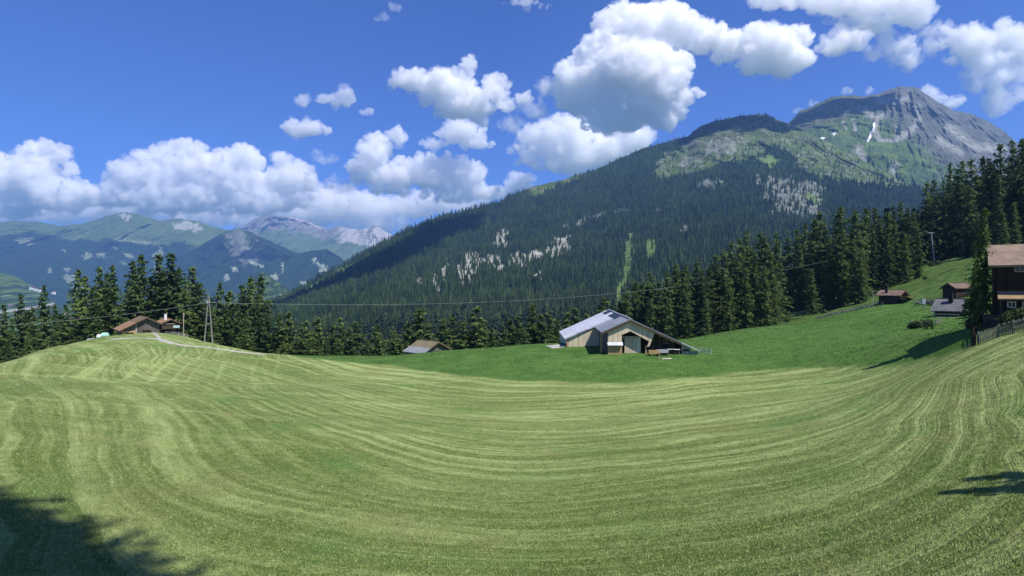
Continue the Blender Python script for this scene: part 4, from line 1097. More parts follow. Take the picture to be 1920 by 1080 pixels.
# porch: doors set back
Yd = Yf + 0.8
x0, x1 = q_(1168, 0, 93.2)[0], q_(1198, 0, 93.2)[0]; zt = q_(0, 632, 93.2)[1]
dr = MB().box(x0, (x0 + x1) / 2 - .02, Yd, Yd + .12, -.4, zt); dr.box((x0 + x1) / 2 + .02, x1, Yd, Yd + .12, -.4, zt); dr.build("barn_door", m_bl, B)
MB().box(x0 - .3, x1 + 1.4, Yd - .1, Yd + .02, zt + .02, zt + .24).build("lintel", m_frame, B)
pw = MB().box(I1[0] + .02, I1[0] + .16, Yf + .16, Yd, -.4, I1[1] + .4); pw.box(x1 + .02, x1 + 1.6, Yd + 1.6, Yd + 1.75, -.4, zt + .6); pw.box(I1[0], x1 + 1.3, Yd + .14, Yd + .25, zt + .24, zt + 1.0); pw.build("porch_wall", m_dark, B)
MB().box(E1[0] - .25, E1[0] + .0, Yd - .2, Yd, -.4, 2.0).build("porch_post", m_warm, B)
fl = MB().box(I1[0] - .3, E1[0] + .6, Yf - .3, Yd, -.6, .33); fl.build("porch_floor", m_conc, B)
# side wall of the front block, rear left wing
Yw = 100.4 - by
sd = MB().box(A1[0], A1[0] + .15, Yf + .17, Yw, -.6, A1[1] - .1)
zt2 = A1[1] + .4
xl = q_(1063, 0, 101)[0]; zl_ = q_(0, 631.5, 101)[1]
sd.build("side_wall", m_grey, B)
lw = MB().prism([(xl, -.8), (A1[0] + .15, -.8), (A1[0] + .15, q_(0, 611, 101)[1] - .1), (xl, zl_ - .15)], Yw, Yw + .15)
lw.box(xl, xl + .15, Yw + .15, 116 - by, -2, zl_ - .3); lw.build("wing_wall", m_bl, B)
MB().box(xl - .12, xl + .14, Yw - .1, Yw - .001, -.8, zl_ - .2).build("corner_post", m_warm, B)
MB().box(A1[0] - .9, A1[0] - .6, Yf + 1.6, Yf + 1.9, -.6, A1[1] - .25).build("corner_post", m_warm, B)
# roof planes (ridge slightly rising and drifting right towards the back)
def slab(name, mat, c, t=.2, parent=B, lab=None):
    """c = four corners on the upper side"""
    v = [Vector(q) for q in c]; n = (v[1] - v[0]).cross(v[3] - v[0]).normalized()
    if n.z < 0: n = -n
    lo_ = [q - n * t for q in v]
    o = MB().add(v + lo_, [(0, 1, 2, 3), (4, 7, 6, 5), (0, 4, 5, 1), (1, 5, 6, 2), (2, 6, 7, 3), (3, 7, 4, 0)]).build(name, mat, parent)
    if lab: o["label"] = lab
    return o
def W3(px, py, Y): x, z = P(px, py, Y); return Vector((x - bx, Y - by, z - bz_))
rf, rb = W3(1182, 597.8, 90.7), W3(1140, 580.5, 117)
def onr(t): return rf.lerp(rb, t)
ef = W3(1127, 622.5, 90.7); e10 = onr(10.0 / 27) + (ef - rf)
slab("roof_panel", m_tin2, [rf, onr(10.0 / 27), e10, ef], lab="dull grey front part of the left roof slope")
L100 = W3(1058, 634.5, 100); L117 = W3(1048, 621.5, 117)
slab("roof_panel", m_tin, [onr(10.02 / 27), rb, L117, L100], lab="bright sheet metal rear part of the left roof slope")
r1 = W3(1277, 641, 90.7); r1b = r1 + (rb - rf)
slab("roof_panel", m_tin2, [rf, r1, r1b, rb], lab="right roof slope")
r2 = W3(1313, 657.5, 90.8); r2b = r2 + (rb - rf) * .5
slab("lean_to_roof", m_tin, [r1 + Vector((.02, 0, -.03)), r2, r2b, r1 + (rb - rf) * .5 + Vector((.02, 0, -.03))], t=.16)
MB().beam(rf + Vector((0, -.02, .04)), rb + Vector((0, 0, .04)), .35, .1).build("ridge_cap", m_tin2, B)
vb = MB()
for a_, b2 in ((rf, ef), (rf, r1)):
    a2 = a_ + Vector((0, -.03, -.32)); b3 = b2 + Vector((0, -.03, -.32)); vb.beam(a2, b3, .06, .3)
vb.build("bargeboard", m_beam, B)
def onslope(t, s): a_ = onr(t); return a_ + (ef - rf) * s + Vector((0, 0, .05))
for (t0, t1) in ((.30, .62), (.76, .93)):
    slab("solar_panel", m_glass, [onslope(t0, .06), onslope(t1, .06), onslope(t1, .30), onslope(t0, .30)], t=.06)
# right wing under the long roof
xr0, xr1 = E1[0] + .2, q_(1279, 0, 93.5)[0]
def ztop(x): k = (x - rf.x) / (r1.x - rf.x); return rf.z + (r1.z - rf.z) * k - .42
Yr = 95.6 - by
MB().prism([(xr0, -.5), (xr1, -.5), (xr1, ztop(xr1)), (xr0, ztop(xr0))], Yr, Yr + .15).build("wing_wall", m_wingshade, B)
wv = window(B, q_(1256, 0, 93)[0], Yr, q_(0, 641, 93)[1], .55, .6)
MB().box(q_(1250, 0, 93)[0], q_(1263, 0, 93)[0], Yr - .2, Yr - .02, q_(0, 647.5, 93)[1], q_(0, 646, 93)[1]).build("sill", m_white, B)
MB().box(q_(1246, 0, 93)[0], q_(1264, 0, 93)[0], Yr - .08, Yr - .01, -.4, q_(0, 648, 93)[1]).build("stable_door", m_grey, B)
xa, xb = q_(1280, 0, 91.3)[0], q_(1309, 0, 91.3)[0]; Ya = 91.3 - by
k0 = (r2.z - r1.z) / (r2.x - r1.x)
za, zb2 = r1.z - .25, r1.z + k0 * (xb - r1.x) - .2
MB().prism([(xa, q_(0, 655, 91.3)[1]), (xb - 1.0, q_(0, 655, 91.3)[1]), (xb - .6, zb2 + .15), (xa, za)], Ya, Ya + .12).build("lean_to_wall", m_frame, B)
MB().box(xa, xb, Ya, Ya + .25, -.5, q_(0, 658.5, 91.3)[1]).build("lean_to_base", m_conc, B)
MB().box(xa - .15, xa - .001, Ya, Ya + .15, -.5, za).build("lean_to_post", m_frame, B)
MB().box(xa, xa + .12, Ya + .26, Ya + 6, -.5, za - .3).build("lean_to_side", m_dark, B)
MB().box(xr0 - .6, xr0 + 2.2, Yf - .9, Yf - .7, .3, .42).build("eave_rail", m_frame, B)
# things beside the barn
def simple(name, mb, mat, loc, label, cat, rz=0, group=None):
    o = mb.build(name, mat); o.location = loc; o.rotation_euler = (0, 0, rz); tag(o, label, cat, group); return o
p = at(1225, 89.5)
T = empty("water_trough", p, .05); tag(T, "wooden trough with bright boards on legs in front of the barn wing", "trough")
t_ = MB(); t_.box(-.75, .75, -.3, -.22, .35, .85); t_.box(-.75, .75, .22, .3, .35, .85); t_.box(-.75, -.67, -.22, .22, .35, .85); t_.box(.67, .75, -.22, .22, .35, .85); t_.box(-.67, .67, -.22, .22, .35, .43); t_.build("basin", m_warm, T)
for sx in (-.6, .6): MB().box(sx - .06, sx + .06, -.25, .25, -.2, .35).build("leg", m_dark, T)
def trestle(px, Y, w_, label):
    p = at(px, Y); o = empty("sawhorse_table", p, .1); tag(o, label, "table")
    MB().box(-w_ / 2, w_ / 2, -.35, .35, .72, .8).build("table_top", m_white, o)
    for sx in (-w_ / 2 + .12, w_ / 2 - .12):
        MB().beam((sx, -.3, -.05), (sx, 0, .72), .07).build("leg", m_grey, o); MB().beam((sx, .3, -.05), (sx, 0, .72), .07).build("leg", m_grey, o)
trestle(1258, 91.2, 1.2, "white topped trestle table by the stable door, left of a smaller one")
trestle(1269, 91.0, .8, "small white topped trestle table nearest the lean-to")
p = at(1242, 90.3); cart = empty("hand_cart", p, .3); tag(cart, "small grey hand cart beside the trough", "cart")
c_ = MB(); c_.box(-.8, .8, -.4, .4, .4, .5); c_.box(-.8, .8, -.4, -.34, .5, .85); c_.box(-.8, .8, .34, .4, .5, .85); c_.build("bed", m_steel, cart)
for sx in (-.5, .5):
    for sy in (-.46, .46):
        v = MB(); v.beam((sx, sy - .03, .22), (sx, sy + .03, .22), .44, n=14); v.build("wheel", m_black, cart)

# ------------------------------------------------------------------ fences, poles, pylon, cable
def fence(name, label, pts, h, post_gap, rails, mat, picket=0.0, board=None):
    """pts on the ground"""
    o = empty(name, pts[0]); tag(o, label, "fence"); org = Vector(pts[0])
    seq = []
    for a_, b2 in zip(pts[:-1], pts[1:]):
        n = max(1, round((Vector(b2) - Vector(a_)).xy.length / post_gap))
        for i in range(n): 
            q = Vector(a_).lerp(Vector(b2), i / n); seq.append(Vector((q.x, q.y, g1(q.x, q.y))))
    q = Vector(pts[-1]); seq.append(Vector((q.x, q.y, g1(q.x, q.y))))
    for s_ in seq:
        s2 = s_ - org; MB().beam(s2 - Vector((0, 0, .25)), s2 + Vector((R.uniform(-.03, .03), 0, h * R.uniform(1.0, 1.12))), .11).build("post", mat, o)
    rl = MB(); pk = MB()
    for a_, b2 in zip(seq[:-1], seq[1:]):
        a2, b3 = a_ - org, b2 - org; dv = (b3 - a2).xy.normalized(); off = Vector((dv.y, -dv.x, 0)) * .08
        for r_ in rails: rl.beam(a2 + off + Vector((0, 0, h * r_)), b3 + off + Vector((0, 0, h * r_)), .05, .10)
        if picket:
            L_ = (b3 - a2).length; n = int(L_ / picket)
            for i in range(n):
                c_ = a2.lerp(b3, (i + .5) / n) + off * 1.8
                pk.beam(c_ + Vector((0, 0, .03)), c_ + Vector((0, 0, h * R.uniform(.9, 1.05))), .085, .025)
    rl.build("rail", mat, o)
    if picket: pk.build("pickets", board or mat, o)
    return o
m_pick = plain("old green grey pickets", (0.16, 0.175, 0.125), 0.9, 0.4, 5)
c1 = pick(1834, 646); 
fence("picket_fence", "grey picket fence along the mown field below the dark farmhouse", [c1, pick(1872, 632), pick(1900, 624), pick(1960, 610)], 1.0, 2.2, (.3, .8), m_wood, .12, m_pick)
fence("board_fence", "dark board fence running uphill from the picket fence corner", [c1 + Vector((-.25, .2, 0)), at(1823, 62), at(1812, 74)], 1.0, 2.0, (.25, .5, .8), m_dark, .16, m_dark)
fence("paddock_fence", "low rail fence with bushes in front of the slate grey hut", [at(1708, 96), at(1725, 93), at(1755, 92), at(1765, 94)], .9, 1.6, (.4, .85), m_wood)
fence("paddock_fence", "rail fence between the brown chalet and the slate grey hut", [at(1713, 146), at(1735, 140), at(1760, 128), at(1778, 120)], 1.0, 2.4, (.4, .85), m_wood)
fence("pasture_fence", "thin pasture fence climbing right to the brown chalet", [at(1530, 160), at(1560, 158), at(1600, 156), at(1640, 152), at(1655, 149)], 1.0, 3.2, (.5, .9), m_wood)
fence("barn_fence", "short rail fence right of the barn's lean-to", [at(1313, 92), at(1324, 91.5), at(1334, 91)], .9, 1.0, (.45, .9), m_steel)
fence("terrace_fence", "pale low fence in front of the small chalet with the white chimney", [at(311, 150), at(322, 149), at(336, 149), at(352, 150)], .6, 1.5, (.35, .95), m_frame)
# dry stone bank
def rubble(name, label, pts, hgt, wid, seed, cat="stone wall"):
    r = random.Random(seed); mb = MB(); v0, f0 = ICO[1]
    org = Vector(pts[0])
    for a_, b2 in zip(pts[:-1], pts[1:]):
        n = int((Vector(b2) - Vector(a_)).length / .28)
        for i in range(n):
            c_ = Vector(a_).lerp(Vector(b2), (i + r.random()) / n); c_.x += r.uniform(-wid, wid); c_.y += r.uniform(-wid, wid); c_.z = g1(c_.x, c_.y) + r.uniform(0, hgt)
            s_ = r.uniform(.16, .38); c_ -= org
            mb.add([(c_.x + v[0] * s_ * r.uniform(.8, 1.3), c_.y + v[1] * s_ * r.uniform(.8, 1.3), c_.z + v[2] * s_ * .7) for v in v0], [tuple(f) for f in f0])
    o = mb.build(name, m_stone); o.location = org; tag(o, label, cat); return o
def ico(sub):
    import bmesh
    bm = bmesh.new(); bmesh.ops.create_icosphere(bm, subdivisions=sub, radius=1.0)
    v = np.array([q.co[:] for q in bm.verts]); f = np.array([[q.index for q in t.verts] for t in bm.faces]); bm.free()
    return v, f
ICO = {k: ico(k) for k in (1, 2, 3)}
rubble("dry_stone_wall", "low dark stone wall crossing the slope left of the brown chalet", [at(1536, 168), at(1560, 165), at(1600, 160), at(1640, 156), at(1656, 153)], .55, .25, 3)
rubble("dry_stone_wall", "stone wall right of the brown chalet below the hillside", [at(1716, 142), at(1745, 136), at(1775, 128)], .6, .25, 4)

# wooden A-frame pylon
p = at(390, 136); s_ = 136 / F
PY = empty("power_pylon", p); tag(PY, "wooden A-frame power pylon beside the gravel track on the left knoll", "pylon")
def loc_(px, py): return Vector(((px - 390) * s_, 0, (540 - py) * s_ - p.z))
MB().beam(loc_(382.5, 652), loc_(390.6, 553), .34, n=8, w2=.2).build("leg", m_pole, PY)
MB().beam(loc_(399, 652), loc_(391.6, 553), .34, n=8, w2=.2).build("leg", m_pole, PY)
MB().beam(loc_(386, 607), loc_(395.5, 607), .2).build("brace", m_pole, PY)
MB().beam(loc_(389, 571.5), loc_(393, 571.5), .2).build("brace", m_pole, PY)
cr = MB().beam(loc_(388.5, 569) + Vector((0, -.2, 0)), loc_(394, 567) + Vector((0, -.2, 0)), .14); cr = cr.build("crossarm", m_steel, PY)
for dx in (-1.6, 2.0):
    c_ = loc_(391 + dx, 566) + Vector((0, -.2, 0)); MB().beam(c_ + Vector((0, 0, -.1)), c_ + Vector((0, 0, .25)), .14, n=8, w2=.07).build("insulator", m_white, cr)
# steel mast on the hillside
p2 = at(1753, 241)
MS = empty("steel_mast", p2); tag(MS, "pale steel lift mast standing on the open hillside among the trees", "mast")
sm = 241 / F
top = Vector(((1746 - 1753) * sm, 0, (540 - 437) * sm - p2.z))
MB().beam((0, 0, -.5), top, .62, n=10, w2=.42).build("tube", m_steel, MS)
MB().beam(top + Vector((-1.3, 0, .1)), top + Vector((1.5, 0, .1)), .28).build("crosshead", m_steel, MS)
for sx in (-1.1, 1.2): MB().beam(top + Vector((sx, -.5, -.15)), top + Vector((sx, .5, -.15)), .3, n=8).build("roller", m_black, MS)
def pole(px, py0, py1, Y, label, box=False, w_=.16, mat=m_pole):
    q = at(px, Y); h_ = (540 - py1) / F * Y - q.z
    o = empty("pole", q); tag(o, label, "pole"); MB().beam((0, 0, -.3), (0, 0, h_), w_, n=8, w2=w_ * .8).build("shaft", mat, o)
    if box: MB().box(-.35, .35, -.25, .25, h_ * .45, h_ * .9).build("switch_box", m_steel, o)
    else: MB().beam((-.3, 0, h_ - .05), (.3, 0, h_ - .05), .1).build("crossarm", mat, o)
    return o
pole(1637, 577, 546, 150, "thin pale pole standing left of the brown chalet", w_=.14, mat=m_frame)
pole(1731, 574, 558, 128, "short pole with a pale box between the brown chalet and grey hut", box=True)
pole(344, 614, 587, 168, "pale bare pole behind the small chalet with white chimney", w_=.28, mat=m_frame)
pole(1236.5, 668, 657, 87.5, "small pale stake in the meadow in front of the barn", w_=.1, mat=m_frame)
def cable(name, label, a_, b2, sag, rad=.028, n=60, group="power cables"):
    mb = MB(); a_, b2 = Vector(a_), Vector(b2); org = a_.copy(); pr = None; V = []; Fc = []
    for i in range(n + 1):
        t = i / n; c_ = a_.lerp(b2, t) - org; c_.z -= sag * 4 * t * (1 - t); b0 = len(V)
        for k in range(5):
            an = 6.283 * k / 5; V.append((c_.x, c_.y + rad * math.cos(an), c_.z + rad * math.sin(an)))
        if i: Fc += [(b0 - 5 + k, b0 - 5 + (k + 1) % 5, b0 + (k + 1) % 5, b0 + k) for k in range(5)]
    me = bpy.data.meshes.new(name); me.from_pydata(V, [], Fc); me.update()
    o = link_mesh(name, me, m_wire); o.location = org; tag(o, label, "cable", group); return o
def W_(px, py, Y): x, z = P(px, py, Y); return Vector((x, Y, z))
cable("power_cable", "long slack cable sweeping from the pylon across the valley to the mast", W_(392, 567, 136), W_(1746, 436, 241), 9.2)
cable("power_cable", "cable running left from the pylon past the spruces", W_(389.5, 567.5, 136), W_(-260, 620, 120), 1.4)

# ------------------------------------------------------------------ path, pads
def ribbon(name, label, pts, wid, mat, lift=.05, kind="structure"):
    pts = [Vector(q) for q in pts]; L_ = []
    for a_, b2 in zip(pts[:-1], pts[1:]):
        n = max(2, int((b2 - a_).xy.length / .8)); L_ += [a_.lerp(b2, i / n) for i in range(n)]
    L_.append(pts[-1]); 
    for _ in range(12): L_ = [L_[0]] + [(L_[i - 1] + L_[i] * 2 + L_[i + 1]) / 4 for i in range(1, len(L_) - 1)] + [L_[-1]]
    V = []; m = 7
    for i, c_ in enumerate(L_):
        t = (L_[min(i + 1, len(L_) - 1)] - L_[max(i - 1, 0)]).xy.normalized(); nn = Vector((-t.y, t.x))
        w_ = wid * (1 + .18 * math.sin(i * .7) + .1 * math.sin(i * 1.9))
        for k in range(m):
            s = (k / (m - 1) - .5) * w_; x, y = c_.x + nn.x * s, c_.y + nn.y * s; V.append((x, y, 0))
    V = np.array(V); V[:, 2] = gz(V[:, 0], V[:, 1]) + lift
    e = np.arange(len(V)) % m; V[(e == 0) | (e == m - 1), 2] -= lift + .06
    me = big_mesh(name, V, grid_quads(len(L_), m)); o = link_mesh(name, me, mat); tag(o, label, kind=kind); return o
m_gravel = plain("pale gravel", (0.36, 0.345, 0.30), 0.95, 0.25, 2.5)
ribbon("track", "pale gravel track curving over the left knoll to the chalets", [pick(208, 637), pick(240, 634.5), pick(270, 633.5), pick(290, 635), pick(312, 641), pick(335, 648), pick(370, 650), pick(400, 652.5), pick(440, 659), pick(470, 662), pick(500, 665)], 1.9, m_gravel)
ribbon("track", "faint wheel rut climbing to the small chalet", [pick(304, 637), pick(297, 631.5), pick(290, 626), at(286, 150)], .8, m_gravel, .04)
ribbon("pavement", "pale concrete apron at the left end of the barn", [at(1028, 101), at(1042, 101.5), at(1056, 102)], 3.2, m_conc, .06)
ribbon("track", "short pale bit of gravel track at the wood edge right of the barn", [at(1338, 168), at(1358, 165), at(1372, 163)], 2.5, m_gravel, .08)

ribbon("bare_soil", "small pale trodden patch in the meadow before the barn", [pick(1241, 673), pick(1249, 673), pick(1258, 672.5)], .7, m_gravel, .05)
# wrapped bales and a small shelter at the left of the chalets
def bale(px, Y, c, label):
    q = at(px, Y); mb = MB(); n = 20; prof = [(-.62, .0), (-.62, .5), (-.56, .62), (.56, .62), (.62, .5), (.62, 0)]
    V = []; Fc = []
    for x_, r_ in prof:
        for k in range(n): V.append((x_, r_ * math.cos(6.283 * k / n) * (1 if r_ else 0), .6 + r_ * math.sin(6.283 * k / n)))
    for i in range(len(prof) - 1): Fc += [(i * n + k, i * n + (k + 1) % n, (i + 1) * n + (k + 1) % n, (i + 1) * n + k) for k in range(n)]
    me = bpy.data.meshes.new("bale"); me.from_pydata(V, [], Fc); me.update()
    o = link_mesh("wrapped_bale", me, plain("bale wrap " + label[:8], c, .35, .06)); o.location = q; tag(o, label, "bale", "wrapped bales by the chalets")
bale(197, 139, (0.42, 0.72, 0.60), "mint green wrapped round bale on the knoll, left of the chalets")
bale(188.5, 140, (0.72, 0.74, 0.72), "white wrapped round bale left of the mint green one")
q = at(176, 146); SH = empty("open_shelter", q, .5); tag(SH, "low open shelter with grey slanting roof, left of the wrapped bales", "shelter")
MB().add([(-1.4, -1, 1.5), (1.4, -1, 1.5), (1.4, 1, 2.0), (-1.4, 1, 2.0), (-1.4, -1, 1.42), (1.4, -1, 1.42), (1.4, 1, 1.92), (-1.4, 1, 1.92)], [(0, 1, 2, 3), (4, 7, 6, 5), (0, 4, 5, 1), (3, 2, 6, 7), (0, 3, 7, 4), (1, 5, 6, 2)]).build("roof", m_tin2, SH)
for sx in (-1.3, 1.3):
    for sy, hh in ((-.9, 1.44), (.9, 1.9)): MB().beam((sx, sy, -.2), (sx, sy, hh), .12).build("post", m_beam, SH)

# bushes and stones on the right slope
def bush(px, Y, s, label, mat, seed, group="shrubs on the right slope"):
    r = np.random.default_rng(seed); n = 500
    v = r.normal(0, 1, (n, 3)); v /= np.linalg.norm(v, axis=1)[:, None]
    lob = 1 + .35 * np.sin(v[:, 0] * 4 + seed) * np.cos(v[:, 1] * 3 + seed)
    c = v * (r.random(n) ** .4 * lob)[:, None] * np.array([s, s, s * .75]) + np.array([0, 0, s * .55])
    d1 = r.normal(0, 1, (n, 3)); d1 /= np.linalg.norm(d1, axis=1)[:, None]; d2 = np.cross(d1, v); d2 /= np.linalg.norm(d2, axis=1)[:, None] + 1e-9
    z = .17 * s ** .5
    Q = np.stack([c - d1 * z, c - d2 * z * .6, c + d1 * z, c + d2 * z * .6], 1).reshape(-1, 3)
    me = big_mesh("shrub", Q, np.arange(len(Q)).reshape(-1, 4), smooth=False)
    o = link_mesh("shrub", me, mat); o.location = at(px, Y); tag(o, label, "shrub", group)
m_shrub = foliage("shrub leaves", (0.03, 0.055, 0.016), (0.085, 0.13, 0.035), .2)
for i, (px, Y, s, lb) in enumerate([(1747, 222, 1.3, "dark shrub on the open hillside below the mast, left of a twin"), (1757, 222, 1.4, "dark shrub on the open hillside below the mast, right of a twin"),
        (1712, 94, .7, "low shrub at the left end of the paddock fence"), (1722, 93.5, .9, "bushy shrub in the middle of the paddock fence"), (1740, 93, .8, "shrub between the young firs and the grey hut"),
        (1822, 112, 1.3, "light green shrub right of the little log hut"), (1688, 170, .9, "small shrub behind the roof of the brown chalet"),
        (1908, 57, .9, "leafy shrub before the farmhouse wall by the picket fence"), (1890, 58, .7, "low shrub by the picket fence left of a leafy one"), (1919, 55, 1.2, "tall shrub against the farmhouse at the right frame edge"),
        (1735, 200, .8, "small pale shrub on the slope left of a tree shadow"), (1640, 205, 1.0, "shrub at the foot of the wood above the brown chalet"), (1545, 182, 1.0, "shrub at the wood edge in the grassy gap"), (1476, 185, 1.1, "low shrub left side of the grassy gap")]):
    bush(px, Y, s, lb, m_shrub, 50 + i)

# far village
def far_house(px, py, Y, w_, label, roofc):
    x, z = P(px, py, Y); o = empty("village_house", (x, Y, z), R.uniform(-.6, .6)); tag(o, label, "house", "houses of the far village")
    w = MB(); w.prism([(-w_ / 2, -8), (w_ / 2, -8), (w_ / 2, w_ * .45), (0, w_ * .75), (-w_ / 2, w_ * .45)], 0, w_ * 1.3); w.build("wall", m_white, o)
    r = MB(); r.prism([(0, w_ * .86), (-w_ * .62, w_ * .45), (-w_ * .62, w_ * .38), (0, w_ * .77)], -1, w_ * 1.3 + 1); r.prism([(0, w_ * .86), (0, w_ * .77), (w_ * .62, w_ * .38), (w_ * .62, w_ * .45)], -1, w_ * 1.3 + 1); r.build("roof", roofc, o)
for px, py, Y, w_, lb in [(57, 541, 3480, 16, "tiny white house, leftmost on the far village shelf"), (66, 543, 3450, 13, "tiny white house in the middle of the far village shelf"), (75, 546, 3430, 14, "tiny white house, rightmost on the far village shelf"),
                          (124, 590, 3000, 15, "tiny pale house deep in the valley between two spruce clumps"), (127, 600, 2900, 14, "tiny pale house lowest in the gap between spruce clumps"), (15, 575, 3150, 15, "tiny house beside the pale valley road at far left"), (98, 549, 3300, 12, "tiny white house at the forest edge right of the village")]:
    far_house(px, py, Y, w_, lb, m_tile)
# trees outside the frame that throw shadows into it
behind(1765, 926, 20, 13, SP[0], "broad spruce out of frame at the right casting the tapering field shadow", 1.25)
behind(1800, 905, 20, 14, SP[3], "second spruce out of frame at the right, behind the broad one", 1.1)
def caster(px, py, k, label, w=1.0):
    t = pick(px, py); d = Vector((SUND.x, SUND.y, 0)).normalized(); q = t + d * k
    z = g1(q.x, q.y); plant(SP[1], (q.x, q.y, z), t.z + k * math.tan(SUN_EL) - z, label, "added spruces shading the lower left corner", w)
d_ = Vector((SUND.x, SUND.y, 0)).normalized()
TALL = conifer_proto("spruce_tree", m_spruce, 60, 7.2, .08, 72, 13, 77, .3, .3, .75, clump=.8, gap=.06)  # oversized unseen spruces, added only to cast the lower left shadow
for i, (tx, ty, k, w_) in enumerate([(-27.5 - 0.9 * j, 29.1 - 1.15 * j, 55 + 2 * j, .5) for j in range(8)]):
    lb = f"added very tall spruce unseen behind the viewpoint, {ORD[i]} of the clump shading the corner"
    q = Vector((tx, ty, g1(tx, ty))) + d_ * k; z = g1(q.x, q.y)
    plant(TALL, (q.x, q.y, z), g1(tx, ty) + k * math.tan(SUN_EL) - z, lb, "added spruces shading the lower left corner", w_)

# ------------------------------------------------------------------ grass
def grass(name, n, y0, y1, h, wd, zone, mat, label, seed, pw=1.0):
    r = np.random.default_rng(seed)
    Y = y0 * (y1 / y0) ** (r.random(n) ** pw); X = r.uniform(-.95, .95, n) * Y
    u_ = X / Y; dd = np.interp(u_, bu, bd); md = (Y > dd) & (u_ > bu[0]) & (u_ < bu[-1])
    hl = Y > np.interp(u_, [-0.2, 0.0, 0.385, 0.46, 0.56, 0.60, 0.66, 0.70, 0.765, 0.8], [185, 152, 152, 158, 162, 158, 152, 120, 112, 75])
    k = (md & ~hl) if zone == 'meadow' else (~md & ~hl)
    X = X[k]; Y = Y[k]; n = len(X); Z = gz(X, Y)
    V = []; nb = 3
    for b_ in range(nb):
        a = r.random(n) * 6.28; s_ = wd * r.uniform(.6, 1.3, n) * (1 + Y / 60); hh = h * r.uniform(.5, 1.3, n); ln = r.uniform(.2, 1.0, n) * hh
        ox = r.normal(0, .05, n) * (1 + Y / 40); oy = r.normal(0, .05, n) * (1 + Y / 40)
        cx, cy = np.cos(a), np.sin(a); a2 = r.random(n) * 6.28
        V.append(np.stack([np.stack([X + ox + cx * s_, Y + oy + cy * s_, Z - .01], -1), np.stack([X + ox - cx * s_, Y + oy - cy * s_, Z - .01], -1),
                           np.stack([X + ox + np.cos(a2) * ln, Y + oy + np.sin(a2) * ln, Z + hh], -1)], 1))
    V = np.concatenate(V).reshape(-1, 3)
    me = big_mesh(name, V, np.arange(len(V)).reshape(-1, 3), smooth=False)
    t = np.clip(r.normal(.5, .28, len(V) // 3), 0, 1); set_f(me, "tint", np.repeat(t, 3))
    o = link_mesh(name, me, mat); tag(o, label, kind="stuff"); return o
def grass_mat(name, c1, c2, c3):
    m, nt, b = mat_new(name); N = NT(nt); t = N.attr("tint").outputs["Fac"]
    N.l(N.mix(N.ramp(t, .72, .95), N.mix(N.ramp(t, .1, .7), c1, c2), c3), b.inputs["Base Color"]); b.inputs["Specular IOR Level"].default_value = .1
    return m
grass("grass", 150000, 11, 75, .055, .010, 'mown', grass_mat("mown grass blades", (0.14, 0.20, 0.050), (0.28, 0.35, 0.115), (0.42, 0.46, 0.22)), "short cut grass and hay of the mown field", 5, .85)
grass("grass", 60000, 55, 170, .07, .03, 'meadow', grass_mat("meadow grass blades", (0.055, 0.110, 0.024), (0.10, 0.175, 0.042), (0.20, 0.24, 0.09)), "tall green grass of the unmown meadow", 6)

# ------------------------------------------------------------------ clouds
def ico(sub):
    import bmesh
    bm = bmesh.new(); bmesh.ops.create_icosphere(bm, subdivisions=sub, radius=1.0)
    v = np.array([q.co[:] for q in bm.verts]); f = np.array([[q.index for q in t.verts] for t in bm.faces]); bm.free()
    return v, f
ICO = {k: ico(k) for k in (1, 2, 3)}
def drop_voids(o):
    """take out closed hollows left inside the heaps"""
    me = o.data; nv = len(me.vertices)
    E = np.empty(len(me.edges) * 2, np.int32); me.edges.foreach_get("vertices", E); E = E.reshape(-1, 2)
    lab = np.arange(nv)
    for _ in range(400):
        m = np.minimum(lab[E[:, 0]], lab[E[:, 1]]); new = lab.copy()
        np.minimum.at(new, E[:, 0], m); np.minimum.at(new, E[:, 1], m); new = new[new]
        if (new == lab).all(): break
        lab = new
    V = np.empty(nv * 3, np.float32); me.vertices.foreach_get("co", V); V = V.reshape(-1, 3).astype(float); V -= V.mean(0)
    nf = len(me.polygons); Lt = np.empty(nf, np.int32); me.polygons.foreach_get("loop_total", Lt)
    Li = np.empty(len(me.loops), np.int32); me.loops.foreach_get("vertex_index", Li)
    if not (Lt == 4).all(): return
    Q = Li.reshape(-1, 4); a, b, c, d = (V[Q[:, k]] for k in range(4))
    vol = (np.cross(a, b) * c).sum(1) + (np.cross(a, c) * d).sum(1)
    tot = np.zeros(nv); np.add.at(tot, lab[Q[:, 0]], vol)
    keep = tot[lab[Q[:, 0]]] > 0
    if keep.all() or not keep.any(): return
    me2 = big_mesh(me.name, V * 0 + _co(me), Q[keep]); o.data = me2
def _co(me):
    V = np.empty(len(me.vertices) * 3, np.float32); me.vertices.foreach_get("co", V); return V.reshape(-1, 3).astype(float)
def union_mesh(name, balls, voxel):
    """one closed skin round many balls"""
    v0, f0 = ICO[2]
    V = np.concatenate([v0 * b[3] * np.array([1, 1, b[4]]) + np.array(b[:3]) for b in balls])
    Q = np.concatenate([f0 + i * len(v0) for i in range(len(balls))])
    me = big_mesh(name, V, Q)
    o = bpy.data.objects.new(name, me); COL.objects.link(o)
    md = o.modifiers.new("r", 'REMESH'); md.mode = 'VOXEL'; md.voxel_size = voxel; md.use_smooth_shade = True
    dg = bpy.context.evaluated_depsgraph_get()
    me2 = bpy.data.meshes.new_from_object(o.evaluated_get(dg))
    o.modifiers.clear(); o.data = me2; bpy.data.meshes.remove(me)
    drop_voids(o)
    return o
